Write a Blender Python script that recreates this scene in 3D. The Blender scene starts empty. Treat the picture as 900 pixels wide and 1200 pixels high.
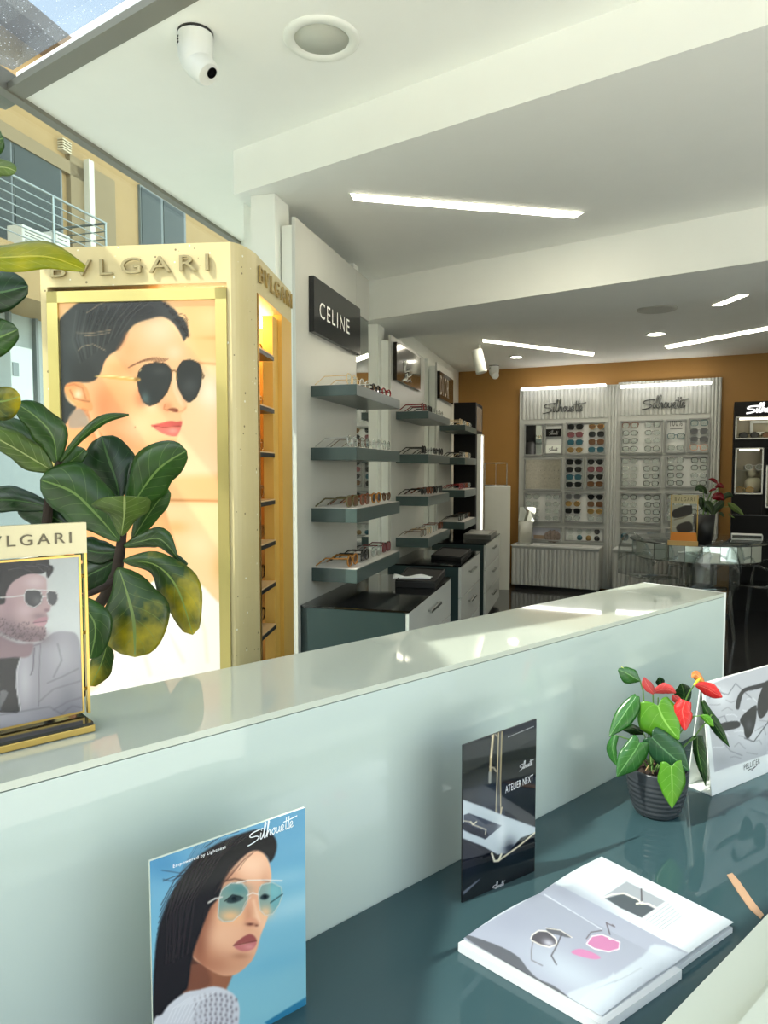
import bpy, bmesh, math, random
import numpy as np
from mathutils import Vector as V, Matrix
random.seed(7)
SC = bpy.context.scene
COL = SC.collection
# ------------------------------------------------------------------ camera calibration
CX, CY, F = 450.0, 600.0, 832.0
PITCH = math.atan(50.0 / F)
CAMH = 1.53
cp, sp = math.cos(PITCH), math.sin(PITCH)
CAM = V((0, 0, CAMH))
def ray(px, py):
    x = (px - CX) / F; y = (CY - py) / F
    return V((x, cp + sp * y, -sp + cp * y))
def atH(px, py, h):
    d = ray(px, py); return CAM + d * ((h - CAMH) / d.z)
def atY(px, py, y):
    d = ray(px, py); return CAM + d * (y / d.y)
def onp(px, py, P, n):
    d = ray(px, py); return CAM + d * ((P - CAM).dot(n) / d.dot(n))
def project(p):
    q = p - CAM
    fz = q.y * cp - q.z * sp; u = q.y * sp + q.z * cp
    return (CX + F * q.x / fz, CY - F * u / fz)
def hdir(vx):
    d = ray(vx, 550.0); d.z = 0; return d.normalized()
UP = V((0, 0, 1))
# ------------------------------------------------------------------ materials
def lin(c):
    c = c / 255.0
    return c / 12.92 if c <= 0.04045 else ((c + 0.055) / 1.055) ** 2.4
def rgb(r, g, b): return (lin(r), lin(g), lin(b), 1)
MATS = {}
class NT:
    def __init__(s, m):
        m.use_nodes = True
        s.t = m.node_tree; s.t.nodes.clear()
        s.out = s.t.nodes.new('ShaderNodeOutputMaterial')
    def n(s, typ, **kw):
        nd = s.t.nodes.new(typ)
        for k, v in kw.items():
            if k.startswith('_'): nd.inputs[k[1:].replace('_', ' ')].default_value = v
            else: setattr(nd, k, v)
        return nd
    def l(s, a, b): s.t.links.new(a, b)
    def math(s, op, a, b=None, c=None):
        nd = s.t.nodes.new('ShaderNodeMath'); nd.operation = op
        for i, v in enumerate((a, b, c)):
            if v is None: continue
            if hasattr(v, 'links'): s.l(v, nd.inputs[i])
            else: nd.inputs[i].default_value = v
        return nd.outputs[0]
    def mix(s, fac, a, b):
        nd = s.t.nodes.new('ShaderNodeMix'); nd.data_type = 'RGBA'
        for sock, v in ((nd.inputs[0], fac), (nd.inputs[6], a), (nd.inputs[7], b)):
            if hasattr(v, 'links'): s.l(v, sock)
            else: sock.default_value = v
        return nd.outputs[2]
def mat(name, c, rough=0.5, metal=0.0, spec=0.5, var=0.03, scale=6.0, coat=0.0, bump=0.0, bscale=60):
    if name in MATS: return MATS[name]
    m = bpy.data.materials.new(name); MATS[name] = m
    t = NT(m)
    b = t.n('ShaderNodeBsdfPrincipled', _Roughness=rough, _Metallic=metal)
    b.inputs['Specular IOR Level'].default_value = spec
    b.inputs['Coat Weight'].default_value = coat
    col = rgb(*c)
    tc = t.n('ShaderNodeTexCoord')
    nz = t.n('ShaderNodeTexNoise', _Scale=scale, _Detail=3.0); t.l(tc.outputs['Object'], nz.inputs['Vector'])
    d = tuple(max(0, x * (1 - var * 2)) for x in col[:3]) + (1,)
    e = tuple(min(1, x * (1 + var * 2)) for x in col[:3]) + (1,)
    t.l(t.mix(nz.outputs[0], d, e), b.inputs['Base Color'])
    if bump:
        n2 = t.n('ShaderNodeTexNoise', _Scale=bscale); t.l(tc.outputs['Object'], n2.inputs['Vector'])
        bp = t.n('ShaderNodeBump', _Strength=bump, _Distance=0.002); t.l(n2.outputs[0], bp.inputs['Height']); t.l(bp.outputs[0], b.inputs['Normal'])
    t.l(b.outputs[0], t.out.inputs[0])
    return m
def emat(name, c, strength):
    if name in MATS: return MATS[name]
    m = bpy.data.materials.new(name); MATS[name] = m
    t = NT(m); e = t.n('ShaderNodeEmission', _Color=rgb(*c), _Strength=strength); t.l(e.outputs[0], t.out.inputs[0]); return m
def glassmat(name, tint=(240, 248, 244), refl=1.0, ior=1.45, dirt=0.0, rough=0.02):
    """thin sheet: transparent + fresnel mirror (+ a little dust)"""
    if name in MATS: return MATS[name]
    m = bpy.data.materials.new(name); MATS[name] = m
    t = NT(m)
    tr = t.n('ShaderNodeBsdfTransparent', _Color=rgb(*tint))
    gl = t.n('ShaderNodeBsdfGlossy', _Roughness=rough)
    lw = t.n('ShaderNodeLayerWeight', _Blend=0.5)
    f = t.math('MULTIPLY', t.math('MULTIPLY_ADD', t.math('POWER', lw.outputs['Facing'], 5.0), .96, .04), refl)
    mx = t.n('ShaderNodeMixShader'); t.l(f, mx.inputs[0]); t.l(tr.outputs[0], mx.inputs[1]); t.l(gl.outputs[0], mx.inputs[2])
    res = mx.outputs[0]
    if dirt:
        tc = t.n('ShaderNodeTexCoord')
        a = t.n('ShaderNodeTexNoise', _Scale=2.2, _Detail=2.0); t.l(tc.outputs['Object'], a.inputs['Vector'])
        v = t.n('ShaderNodeTexVoronoi', _Scale=55.0); t.l(tc.outputs['Object'], v.inputs['Vector'])
        sp_ = t.math('MULTIPLY', t.math('LESS_THAN', v.outputs[0], 0.13), 0.5)
        fac = t.math('ADD', t.math('MULTIPLY', a.outputs[0], dirt), sp_)
        df = t.n('ShaderNodeBsdfTranslucent', _Color=rgb(225, 228, 232))
        m2 = t.n('ShaderNodeMixShader'); t.l(fac, m2.inputs[0]); t.l(res, m2.inputs[1]); t.l(df.outputs[0], m2.inputs[2]); res = m2.outputs[0]
    t.l(res, t.out.inputs[0]); return m
def attrmat(name, rough=0.35, emit=0.0, coat=0.0, spec=0.5):
    if name in MATS: return MATS[name]
    m = bpy.data.materials.new(name); MATS[name] = m
    t = NT(m); b = t.n('ShaderNodeBsdfPrincipled', _Roughness=rough)
    b.inputs['Coat Weight'].default_value = coat; b.inputs['Specular IOR Level'].default_value = spec
    a = t.n('ShaderNodeAttribute', attribute_name='print')
    if emit:
        dk = t.mix(0.55, a.outputs[0], (0, 0, 0, 1)); t.l(dk, b.inputs['Base Color'])
        t.l(a.outputs[0], b.inputs['Emission Color']); b.inputs['Emission Strength'].default_value = emit
    else: t.l(a.outputs[0], b.inputs['Base Color'])
    t.l(b.outputs[0], t.out.inputs[0]); return m
def leafmat(name, c, vein, c2=None, rough=0.35, nv=6.5, trans=0.25, spots=None):
    if name in MATS: return MATS[name]
    m = bpy.data.materials.new(name); MATS[name] = m
    t = NT(m)
    uv = t.n('ShaderNodeUVMap'); sx = t.n('ShaderNodeSeparateXYZ'); t.l(uv.outputs[0], sx.inputs[0])
    a = t.math('ABSOLUTE', t.math('SUBTRACT', sx.outputs[0], 0.5))
    mid = t.math('LESS_THAN', a, 0.022)
    ph = t.math('FRACT', t.math('MULTIPLY', t.math('SUBTRACT', sx.outputs[1], t.math('MULTIPLY', a, 0.55)), nv))
    side = t.math('MULTIPLY', t.math('LESS_THAN', ph, 0.05), t.math('LESS_THAN', a, 0.42))
    vn = t.math('MAXIMUM', mid, t.math('MULTIPLY', side, 0.45))
    tc = t.n('ShaderNodeTexCoord'); nz = t.n('ShaderNodeTexNoise', _Scale=22.0, _Detail=4.0); t.l(tc.outputs['Object'], nz.inputs['Vector'])
    c2 = c2 or tuple(int(x * 0.78) for x in c)
    rp = t.n('ShaderNodeMapRange'); rp.inputs[1].default_value = 0.35; rp.inputs[2].default_value = 0.65; t.l(nz.outputs[0], rp.inputs[0])
    base = t.mix(rp.outputs[0], rgb(*c2), rgb(*c))
    if spots:
        r2 = t.n('ShaderNodeMapRange'); r2.inputs[1].default_value = 0.62; r2.inputs[2].default_value = 0.95
        t.l(t.math('ADD', t.math('MULTIPLY', nz.outputs[0], 0.75), t.math('MULTIPLY', sx.outputs[1], 0.5)), r2.inputs[0]); base = t.mix(r2.outputs[0], base, rgb(*spots))
    colr = t.mix(vn, base, rgb(*vein))
    b = t.n('ShaderNodeBsdfPrincipled', _Roughness=rough); t.l(colr, b.inputs['Base Color'])
    bp = t.n('ShaderNodeBump', _Strength=0.35, _Distance=0.002); t.l(t.math('MULTIPLY', vn, -1.0), bp.inputs['Height']); t.l(bp.outputs[0], b.inputs['Normal'])
    tr = t.n('ShaderNodeBsdfTranslucent'); t.l(colr, tr.inputs[0])
    mx = t.n('ShaderNodeMixShader', _Fac=trans); t.l(b.outputs[0], mx.inputs[1]); t.l(tr.outputs[0], mx.inputs[2])
    t.l(mx.outputs[0], t.out.inputs[0]); return m
# ------------------------------------------------------------------ object helpers
MW = {}            # world matrix of every root
def tag(o, label=None, cat=None, group=None, kind=None):
    if label: o['label'] = label
    if cat: o['category'] = cat
    if group: o['group'] = group
    if kind: o['kind'] = kind
    return o
def thing(name, label, cat, loc, group=None, rot=None):
    o = bpy.data.objects.new(name, None); COL.objects.link(o)
    m = Matrix.Translation(loc) @ (rot.to_4x4() if rot else Matrix.Identity(4))
    o.matrix_world = m; MW[o.name] = m
    o.empty_display_size = 0.05
    return tag(o, label, cat, group)
class MB:
    def __init__(s, M=None): s.v = []; s.f = []; s.smooth = []; s.M = M or Matrix.Identity(4); s.uv = None
    def add(s, vs, fs, smooth=False):
        k = len(s.v)
        s.v += [s.M @ V(p) for p in vs]; s.f += [tuple(i + k for i in f) for f in fs]; s.smooth += [smooth] * len(fs); return s
    def box(s, a, b):
        x0, y0, z0 = (min(a[i], b[i]) for i in range(3)); x1, y1, z1 = (max(a[i], b[i]) for i in range(3))
        return s.add([(x0,y0,z0),(x1,y0,z0),(x1,y1,z0),(x0,y1,z0),(x0,y0,z1),(x1,y0,z1),(x1,y1,z1),(x0,y1,z1)],
                     [(0,3,2,1),(4,5,6,7),(0,1,5,4),(1,2,6,5),(2,3,7,6),(3,0,4,7)])
    def prism(s, pts, ext, smooth=False):
        pts = [V(p) for p in pts]; e = V(ext); n = len(pts)
        nn = V((0, 0, 0))
        for i in range(n): nn += (pts[i] - pts[0]).cross(pts[(i + 1) % n] - pts[0])
        if nn.dot(e) > 0: pts = pts[::-1]
        s.add(pts + [p + e for p in pts], [tuple(range(n)), tuple(range(2 * n - 1, n - 1, -1))])
        k = len(s.v) - 2 * n
        for i in range(n):
            j = (i + 1) % n; s.f.append((k + i, k + n + i, k + n + j, k + j)); s.smooth.append(smooth)
        return s
    def tube(s, pts, r, n=8, closed=False, cap=True):
        pts = [V(p) for p in pts]; N = len(pts); vs = []; rs = r if isinstance(r, (list, tuple)) else [r] * N
        prev = None
        for i, p in enumerate(pts):
            if closed: t = pts[(i + 1) % N] - pts[i - 1]
            else: t = pts[min(i + 1, N - 1)] - pts[max(i - 1, 0)]
            t = t.normalized() if t.length > 1e-9 else V((0, 0, 1))
            if prev is None:
                a = V((0, 0, 1)) if abs(t.z) < 0.9 else V((1, 0, 0)); a = (a - t * a.dot(t)).normalized()
            else:
                a = prev - t * prev.dot(t); a = a.normalized() if a.length > 1e-6 else t.orthogonal().normalized()
            prev = a; b = t.cross(a)
            for k in range(n):
                q = 2 * math.pi * k / n; vs.append(p + (a * math.cos(q) + b * math.sin(q)) * rs[i])
        fs = []
        for i in range(N if closed else N - 1):
            for k in range(n):
                i2 = (i + 1) % N; k2 = (k + 1) % n
                fs.append((i * n + k, i * n + k2, i2 * n + k2, i2 * n + k))
        s.add(vs, fs, True)
        if cap and not closed: s.add(vs[:n], [tuple(range(n))[::-1]]); s.add(vs[-n:], [tuple(range(n))])
        return s
    def lathe(s, prof, n=32, axis=None):
        """prof: list of (r, z) around local z"""
        vs = []; fs = []
        for r, z in prof:
            for k in range(n):
                q = 2 * math.pi * k / n; vs.append((r * math.cos(q), r * math.sin(q), z))
        for i in range(len(prof) - 1):
            for k in range(n):
                k2 = (k + 1) % n; fs.append((i * n + k, i * n + k2, (i + 1) * n + k2, (i + 1) * n + k))
        return s.add(vs, fs, True)
    def disc(s, c, r, n=24, ax=None, ry=None):
        ry = ry or r
        return s.add([(c[0] + r * math.cos(2*math.pi*k/n), c[1] + ry * math.sin(2*math.pi*k/n), c[2]) for k in range(n)], [tuple(range(n))])
    def sphere(s, c, r, n=12, sc=(1, 1, 1)):
        vs = []; fs = []
        for i in range(n + 1):
            a = math.pi * i / n
            for k in range(n * 2):
                q = math.pi * k / n
                vs.append((c[0] + r*sc[0]*math.sin(a)*math.cos(q), c[1] + r*sc[1]*math.sin(a)*math.sin(q), c[2] + r*sc[2]*math.cos(a)))
        for i in range(n):
            for k in range(2 * n):
                k2 = (k + 1) % (2 * n); fs.append((i*2*n+k, (i+1)*2*n+k, (i+1)*2*n+k2, i*2*n+k2))
        return s.add(vs, fs, True)
    def build(s, name, m, parent=None, loc=None, bevel=0, kind=None, solid=0, fixn=True, subd=0):
        me = bpy.data.meshes.new(name)
        if parent is not None:
            Mp = MW[parent.name]
        else:
            Mp = Matrix.Translation(loc) if loc is not None else Matrix.Identity(4)
        inv = Mp.inverted()
        me.from_pydata([inv @ p for p in s.v], [], s.f)
        me.polygons.foreach_set('use_smooth', s.smooth)
        if m is not None: me.materials.append(m)
        if s.uv is not None:
            ul = me.uv_layers.new(name='UVMap')
            for lp in me.loops: ul.data[lp.index].uv = s.uv[lp.vertex_index]
        me.validate(); me.update()
        if fixn:
            bm = bmesh.new(); bm.from_mesh(me); bmesh.ops.recalc_face_normals(bm, faces=bm.faces); bm.to_mesh(me); bm.free()
        o = bpy.data.objects.new(name, me); COL.objects.link(o)
        if parent is not None: o.parent = parent; MW[o.name] = Mp
        else: o.matrix_world = Mp; MW[o.name] = Mp
        if kind: o['kind'] = kind
        if solid:
            md = o.modifiers.new('solid', 'SOLIDIFY'); md.thickness = solid; md.offset = 0
        if bevel:
            md = o.modifiers.new('bevel', 'BEVEL'); md.width = bevel; md.segments = 2; md.limit_method = 'ANGLE'; md.angle_limit = 0.7
        if subd:
            md = o.modifiers.new('sub', 'SUBSURF'); md.levels = subd; md.render_levels = subd
        return o
def frame(o, x, y, z=None):
    x = V(x).normalized(); y = V(y).normalized(); z = V(z).normalized() if z else x.cross(y)
    M = Matrix.Identity(4)
    for i in range(3): M[i][0], M[i][1], M[i][2], M[i][3] = x[i], y[i], z[i], o[i]
    return M
def copy_tree(o, parent=None):
    c = o.copy(); COL.objects.link(c)
    if parent is not None: c.parent = parent
    for ch in o.children: copy_tree(ch, c)
    return c
_TX = {}
def text_geo(s, spacing=1.0):
    key = (s, spacing)
    if key in _TX: return _TX[key]
    cu = bpy.data.curves.new('lettering', 'FONT'); cu.body = s; cu.size = 1; cu.space_character = spacing; cu.resolution_u = 3; cu.fill_mode = 'NONE' if False else 'FRONT'; cu.dimensions = '2D'
    ob = bpy.data.objects.new('lettering', cu); COL.objects.link(ob)
    dg = bpy.context.evaluated_depsgraph_get(); me = ob.evaluated_get(dg).to_mesh()
    vs = [tuple(v.co) for v in me.vertices]; fs = [tuple(p.vertices) for p in me.polygons]
    bpy.data.objects.remove(ob); bpy.data.curves.remove(cu)
    xs = [v[0] for v in vs]; ys = [v[1] for v in vs]; x0, x1, y0, y1 = min(xs), max(xs), min(ys), max(ys)
    vs = [((v[0] - x0) / (x1 - x0), (v[1] - y0) / (y1 - y0)) for v in vs]
    _TX[key] = (vs, fs); return _TX[key]
def text_quad(mb, s, BL, BR, TL, off=0.0, ext=0.0, spacing=1.1):
    """letters filling the parallelogram BL, BR, TL; raised by off, thickness ext along the normal"""
    vs, fs = text_geo(s, spacing); ux = BR - BL; uy = TL - BL; n = ux.cross(uy).normalized()
    P = [BL + ux * a + uy * b + n * (off + ext) for a, b in vs]
    mb.add(P, fs)
    if ext:
        edges = {}
        for f in fs:
            for i in range(len(f)):
                e = (f[i], f[(i + 1) % len(f)]); edges[e] = 1
        Q = [p - n * ext for p in P]; N = len(P); k = []
        for (a, b) in edges:
            if (b, a) not in edges: k.append((b, a, a + N, b + N))
        mb.add(P + Q, k)
    return mb
# script logo strokes
def _sm(p, n=4):
    p = [V((a, b, 0)) for a, b in p]; out = []
    for i in range(len(p) - 1):
        p0 = p[max(i - 1, 0)]; p1 = p[i]; p2 = p[i + 1]; p3 = p[min(i + 2, len(p) - 1)]
        for k in range(n):
            t = k / n
            out.append(0.5 * ((2 * p1) + (p2 - p0) * t + (2*p0 - 5*p1 + 4*p2 - p3) * t*t + (3*p1 - p0 - 3*p2 + p3) * t**3))
    out.append(p[-1]); return out
SCRIPT = [[(0,0),(.5,.06),(1.3,.25),(1.65,.55),(1.3,.8),(.55,.88),(.3,1.12),(.8,1.4),(2.3,1.5)],
 [(2.0,1.0),(1.88,.4),(2.0,.22),(2.2,.4)],[(2.05,1.25),(2.07,1.33)],
 [(2.2,.4),(2.65,1.5),(2.78,2.0),(2.6,1.95),(2.42,.6),(2.55,.2),(2.8,.4)],
 [(2.8,.4),(3.15,1.6),(3.27,2.05),(3.08,1.95),(2.92,.2)],[(2.95,.5),(3.2,.95),(3.42,.85),(3.38,.3),(3.6,.3)],
 [(3.95,.98),(3.68,.6),(3.9,.22),(4.18,.55),(3.95,.98),(4.3,.9)],
 [(4.42,.95),(4.36,.42),(4.55,.22),(4.82,.55),(4.86,.95),(4.84,.35),(5.05,.25)],
 [(5.05,.35),(5.45,.6),(5.45,.95),(5.2,.9),(5.12,.5),(5.28,.22),(5.6,.35)],
 [(5.98,1.75),(5.85,.4),(6.0,.22),(6.15,.35)],[(6.4,1.75),(6.27,.4),(6.4,.22),(6.55,.35)],
 [(6.5,.35),(6.9,.6),(6.9,.95),(6.65,.9),(6.57,.5),(6.75,.22),(7.1,.35)],[(5.5,1.25),(6.5,1.3),(7.7,1.42)]]
def script_logo(mb, BL, BR, TL, r, off=0.001):
    ux = BR - BL; uy = TL - BL; n = ux.cross(uy).normalized()
    for st in SCRIPT:
        mb.tube([BL + ux * (q.x / 7.7) + uy * (q.y / 2.05) + n * off for q in _sm(st)], r, 5)
    return mb
# ------------------------------------------------------------------ printed artwork (colours evaluated per vertex of a fine grid)
def _srgb_lin(a):
    a = np.clip(a / 255.0, 0, 1.0)
    return np.where(a <= 0.04045, a / 12.92, ((a + 0.055) / 1.055) ** 2.4)
class Paint:
    def __init__(s, pts): s.p = np.array(pts, float); s.c = np.zeros((len(pts), 3)); s.m = 1.0
    def clip(s, P=None): s.m = 1.0 if P is None else np.clip(0.5 - s._sd(P) / 1.5, 0, 1)
    def fill(s, c): s.c[:] = c
    def grad(s, p0, c0, p1, c1, mask=None):
        d = np.array(p1, float) - np.array(p0, float); t = np.clip(((s.p - np.array(p0)) @ d) / (d @ d), 0, 1)[:, None]
        s.c = np.array(c0) * (1 - t) + np.array(c1) * t
    def _blend(s, a, c):
        a = a * s.m; s.c = s.c * (1 - a[:, None]) + np.array(c, float) * a[:, None]
    def _sd(s, P):
        P = np.array(P, float); X = s.p; d2 = np.full(len(X), 1e12); ins = np.zeros(len(X), bool); n = len(P)
        for i in range(n):
            a = P[i]; b = P[(i + 1) % n]; e = b - a; w = X - a
            t = np.clip((w @ e) / max(e @ e, 1e-9), 0, 1); q = w - t[:, None] * e; d2 = np.minimum(d2, (q * q).sum(1))
            c1 = (a[1] <= X[:, 1]) & (b[1] > X[:, 1]); c2 = (a[1] > X[:, 1]) & (b[1] <= X[:, 1])
            cr = e[0] * w[:, 1] - e[1] * w[:, 0]
            ins ^= (c1 & (cr > 0)) | (c2 & (cr < 0))
        d = np.sqrt(d2); return np.where(ins, -d, d)
    def poly(s, P, c, f=1.0, a=1.0, smooth=True):
        if smooth and len(P) > 3:
            Q = []; n = len(P)
            for i in range(n):
                p0, p1, p2, p3 = (np.array(P[(i + k - 1) % n], float) for k in range(4))
                for t in (0, .34, .67): Q.append(0.5*((2*p1)+(p2-p0)*t+(2*p0-5*p1+4*p2-p3)*t*t+(3*p1-p0-3*p2+p3)*t**3))
            P = Q
        s._blend(np.clip(0.5 - s._sd(P) / f, 0, 1) * a, c)
    def line(s, P, w, c, a=1.0, f=1.0):
        X = s.p; d2 = np.full(len(X), 1e12)
        for i in range(len(P) - 1):
            p = np.array(P[i], float); e = np.array(P[i + 1], float) - p; ww = X - p
            t = np.clip((ww @ e) / max(e @ e, 1e-9), 0, 1); q = ww - t[:, None] * e; d2 = np.minimum(d2, (q * q).sum(1))
        s._blend(np.clip((w / 2 - np.sqrt(d2)) / f + 0.5, 0, 1) * a, c)
    def blob(s, cx, cy, rx, ry, c, a=1.0, ang=0.0):
        ca, sa = math.cos(ang), math.sin(ang); dx = s.p[:, 0] - cx; dy = s.p[:, 1] - cy
        u = (dx * ca + dy * sa) / rx; w = (-dx * sa + dy * ca) / ry
        s._blend(np.exp(-(u * u + w * w)) * a, c)
    def noise(s, amp, fx=0.9, fy=0.7):
        s.c *= 1 + amp * (np.sin(s.p[:, 0] * fx + np.sin(s.p[:, 1] * .31) * 2) * np.sin(s.p[:, 1] * fy + np.sin(s.p[:, 0] * .23) * 2))[:, None]
def print_sheet(name, m, parent, quad, nu, nv, painter, thick=0.0, bulge=None):
    """quad = world BL,BR,TR,TL; painter(Paint) in photograph-frame coordinates"""
    BL, BR, TR, TL = quad; vs = []; px = []
    nrm = (BR - BL).cross(TL - BL).normalized()
    for j in range(nv + 1):
        for i in range(nu + 1):
            a, b = i / nu, j / nv
            p = (BL * (1 - a) + BR * a) * (1 - b) + (TL * (1 - a) + TR * a) * b
            if bulge: p = p + nrm * bulge(a, b)
            vs.append(p); px.append(project(p))
    fs = [(j*(nu+1)+i, j*(nu+1)+i+1, (j+1)*(nu+1)+i+1, (j+1)*(nu+1)+i) for j in range(nv) for i in range(nu)]
    P = Paint(px); painter(P)
    mb = MB(); mb.v = vs; mb.f = fs; mb.smooth = [True] * len(fs)
    o = mb.build(name, m, parent, fixn=False)
    at = o.data.color_attributes.new('print', 'FLOAT_COLOR', 'POINT')
    c = np.ones((len(vs), 4), np.float32); c[:, :3] = _srgb_lin(P.c)
    at.data.foreach_set('color', c.ravel())
    return o
# ------------------------------------------------------------------ directions of the place
W = hdir(685); WN = V((W.y, -W.x, 0))           # along the display wall / out from it into the shop
B = -hdir(-735)                                  # along the ceiling steps, towards the right
BA = V((-B.y, B.x, 0))                           # away from the street across those steps
BD = -hdir(-1310); BN = V((BD.y, -BD.x, 0))      # along the back wall / back wall normal to the camera
if BN.y > 0: BN = -BN
H1, H2, HB, H3 = 3.16, 2.94, 2.65, 2.86
LEDGE, DESK = 1.15, 0.75
white = mat('white_paint', (236, 238, 230), 0.6, var=0.01)
ceilm = mat('ceiling_paint', (246, 247, 241), 0.65, var=0.01)
ochre = mat('ochre_paint', (158, 116, 56), 0.6, var=0.04, scale=3)
greym = mat('grey_frame', (128, 126, 116), 0.5, 0.2)
teal = mat('teal_lacquer', (44, 60, 60), 0.35, 0, 0.4, var=0.02)
black = mat('black_gloss', (10, 11, 13), 0.08, var=0.0)
satin = mat('black_satin', (14, 14, 15), 0.35, var=0.0)
chrome = mat('chrome', (225, 228, 228), 0.08, 1.0, var=0)
gold = mat('brushed_gold', (196, 164, 92), 0.28, 1.0, var=0.03)
mirror = mat('mirror_glass', (215, 222, 220), 0.02, 1.0, var=0)
acryl = glassmat('clear_acrylic', (236, 242, 240), 1.6)
def st(o): o['kind'] = 'structure'; return o
def slab(name, pts, z, h, m):
    return st(MB().prism([(p.x, p.y, z) for p in pts], (0, 0, h)).build(name, m))
# ---- ceilings
E0 = atH(20, 118, H1); D0 = atH(274, 177.5, H1)
slab('ceiling', [E0, E0 + B * 7, E0 + B * 7 + BA * 1.25, D0 + B * .2 + BA * .1, D0 + BA * 0.1 + W * 3, E0 + W * 3.4], H1, 0.12, ceilm)
C0 = atH(274, 228.5, H2)
slab('ceiling.001', [C0, C0 + B * 7, C0 + B * 7 + BA * 3, C0 + W * 3.5], H2, H1 - H2 + .1, ceilm)
b0 = atH(433, 330, H2); bf = atH(455, 372, HB); bb = atH(900, 341.7, HB); bk = (bb - bf).dot(BA)
slab('beam_1', [bf - B * .75, bf + B * 6.5, bf + B * 6.5 + BA * bk, bf - B * .75 + BA * bk], HB, H2 - HB + .05, ceilm)
slab('ceiling.002', [bf - B * 1.5 + BA * (bk * .5), bf + B * 6.5 + BA * (bk * .5), bf + B * 9 + BA * 8, bf - B * 4 + BA * 8], H3, .1, ceilm)
# ---- floor and ground outside
OB = atH(608, 690, 0)                            # near foot of the fluted display
PB = OB - BN * 0.35                              # its back panel plane
floorm = mat('dark_floor', (52, 52, 52), 0.10, 0, 0.6, var=0.06, scale=3)
pave = mat('paving', (232, 230, 222), 0.8, var=0.05)
fl = [E0 + W * -1.6, V((3.2, -.1, 0)), V((5.6, 2, 0)), V((5.6, 12, 0)), V((-1.5, 12, 0))]
slab('floor', fl, -.05, .05, floorm)
slab('ground', [V((-40, -40, 0)), V((40, -40, 0)), V((40, 40, 0)), V((-40, 40, 0))], -.12, .05, pave)
# ---- walls
bw0 = PB - BN * .06
slab('wall_back', [bw0 - BD * 3, bw0 + BD * 6, bw0 + BD * 6 - BN * .15, bw0 - BD * 3 - BN * .15], 0, 3.2, ochre)
slab('wall_right', [V((5.4, 1.2, 0)), V((5.6, 1.2, 0)), V((5.6, 12, 0)), V((5.4, 12, 0))], 0, 3.2, white)
P1 = atY(348, 600, 3.75); P1.z = 0
def wallpt(px): q = onp(px, 560, P1, WN); q.z = 0; return q
q0 = onp(297, 560, P1 - WN * .30, WN); q0.z = 0
wl0 = P1 - WN * .22 + W * ((q0 - P1).dot(W))
slab('wall_left', [wl0, wl0 + W * 6.6, wl0 + W * 6.6 - WN * .12, wl0 - WN * .12], 0, 3.1, white)
gz = E0.copy(); gz.z = 0
s_end = (onp(276, 400, gz, WN) - gz).dot(W)
ge = gz + W * s_end
slab('wall_end', [ge, ge + WN * .9, ge + WN * .9 + W * .1, ge + W * .1], 0, H1, white)
# ---- left glazing and the overhead glass of the window display, plus an added sun mask
paneg = glassmat('window_glass', (246, 251, 247), 0.8)
roofg = glassmat('roof_glass', (190, 198, 202), 1.0, dirt=0.14)
g0 = gz - W * 4
w1 = st(MB().prism([g0, ge, ge + UP * H1, g0 + UP * H1], WN * -.012).build('window_1', paneg))
fr = MB()
fr.prism([g0 + UP * (H1 - .02), ge + UP * (H1 - .02), ge + UP * (H1 + .07), g0 + UP * (H1 + .07)], WN * .05)
fr.prism([g0, ge, ge + UP * .12, g0 + UP * .12], WN * .05)
for s in (2.0, ):
    a = gz + W * s * -1; fr.prism([a, a + W * .06, a + W * .06 + UP * H1, a + UP * H1], WN * .06)
st(fr.build('trim_1', greym))
fa = E0 + BA * 0.0
st(MB().prism([fa - B * .1 + UP * -.012, fa + B * 7 + UP * -.012, fa + B * 7 + UP * .018, fa - B * .1 + UP * .018], BA * -.085).build('trim_2', greym))
rz = H1 + .1
cut = BA * -.62
for nm_, rg, gm_ in (('window_2', [gz - W * 4, gz + cut * 1.05, gz + cut * 1.05 + B * 7, gz + B * 7 - W * 4], glassmat('clear_roof_glass', (246, 250, 250), 1.0)), ('window_3', [gz + cut, gz - W * .02, gz + B * 7, gz + cut + B * 7], roofg)):
    st(MB().prism([(p.x, p.y, rz + (.02 if nm_ == 'window_3' else 0)) for p in rg], (0, 0, .01)).build(nm_, gm_))
H_ = [(-1.72, -.10), (-2.06, -.42), (-1.99, -.01), (-1.94, .15), (-1.60, .44), (-1.64, .64), (-1.1, .985), (-.9, 1.03), (-.4, 1.10), (-.2, 1.0), (-1.62, -.02)]  # hole in the added overhead panel, shaped to drop the sun patches
bm = bmesh.new()
def strip_(a):
    f = bm.faces.new([bm.verts.new((x, y, rz - .03)) for x, y in a])
strip_([(-2.75, -1.0), H_[1], H_[2], H_[3], H_[4], H_[5], (-2.75, 1.2)])
strip_([(-2.75, 1.2), H_[5], H_[6], (-1.15, 1.25)])
strip_([(-1.15, 1.25), H_[6], H_[7], H_[8], (.0, 1.6), (-.35, 1.62)])
strip_([(.0, 1.6), H_[8], H_[9], (1.0, .9)])
strip_([(1.0, .9), H_[9], H_[10], (.6, -1.0)])
strip_([(.6, -1.0), H_[10], H_[0], H_[1], (-2.75, -1.0)])
me = bpy.data.meshes.new('roof'); bm.to_mesh(me); bm.free(); me.materials.append(mat('added_mask_grey', (74, 74, 70), .7))  # unseen opaque panel added to block sun around the hole
ro = st(bpy.data.objects.new('roof', me)); COL.objects.link(ro)
md = ro.modifiers.new('s', 'SOLIDIFY'); md.thickness = .03
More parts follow.
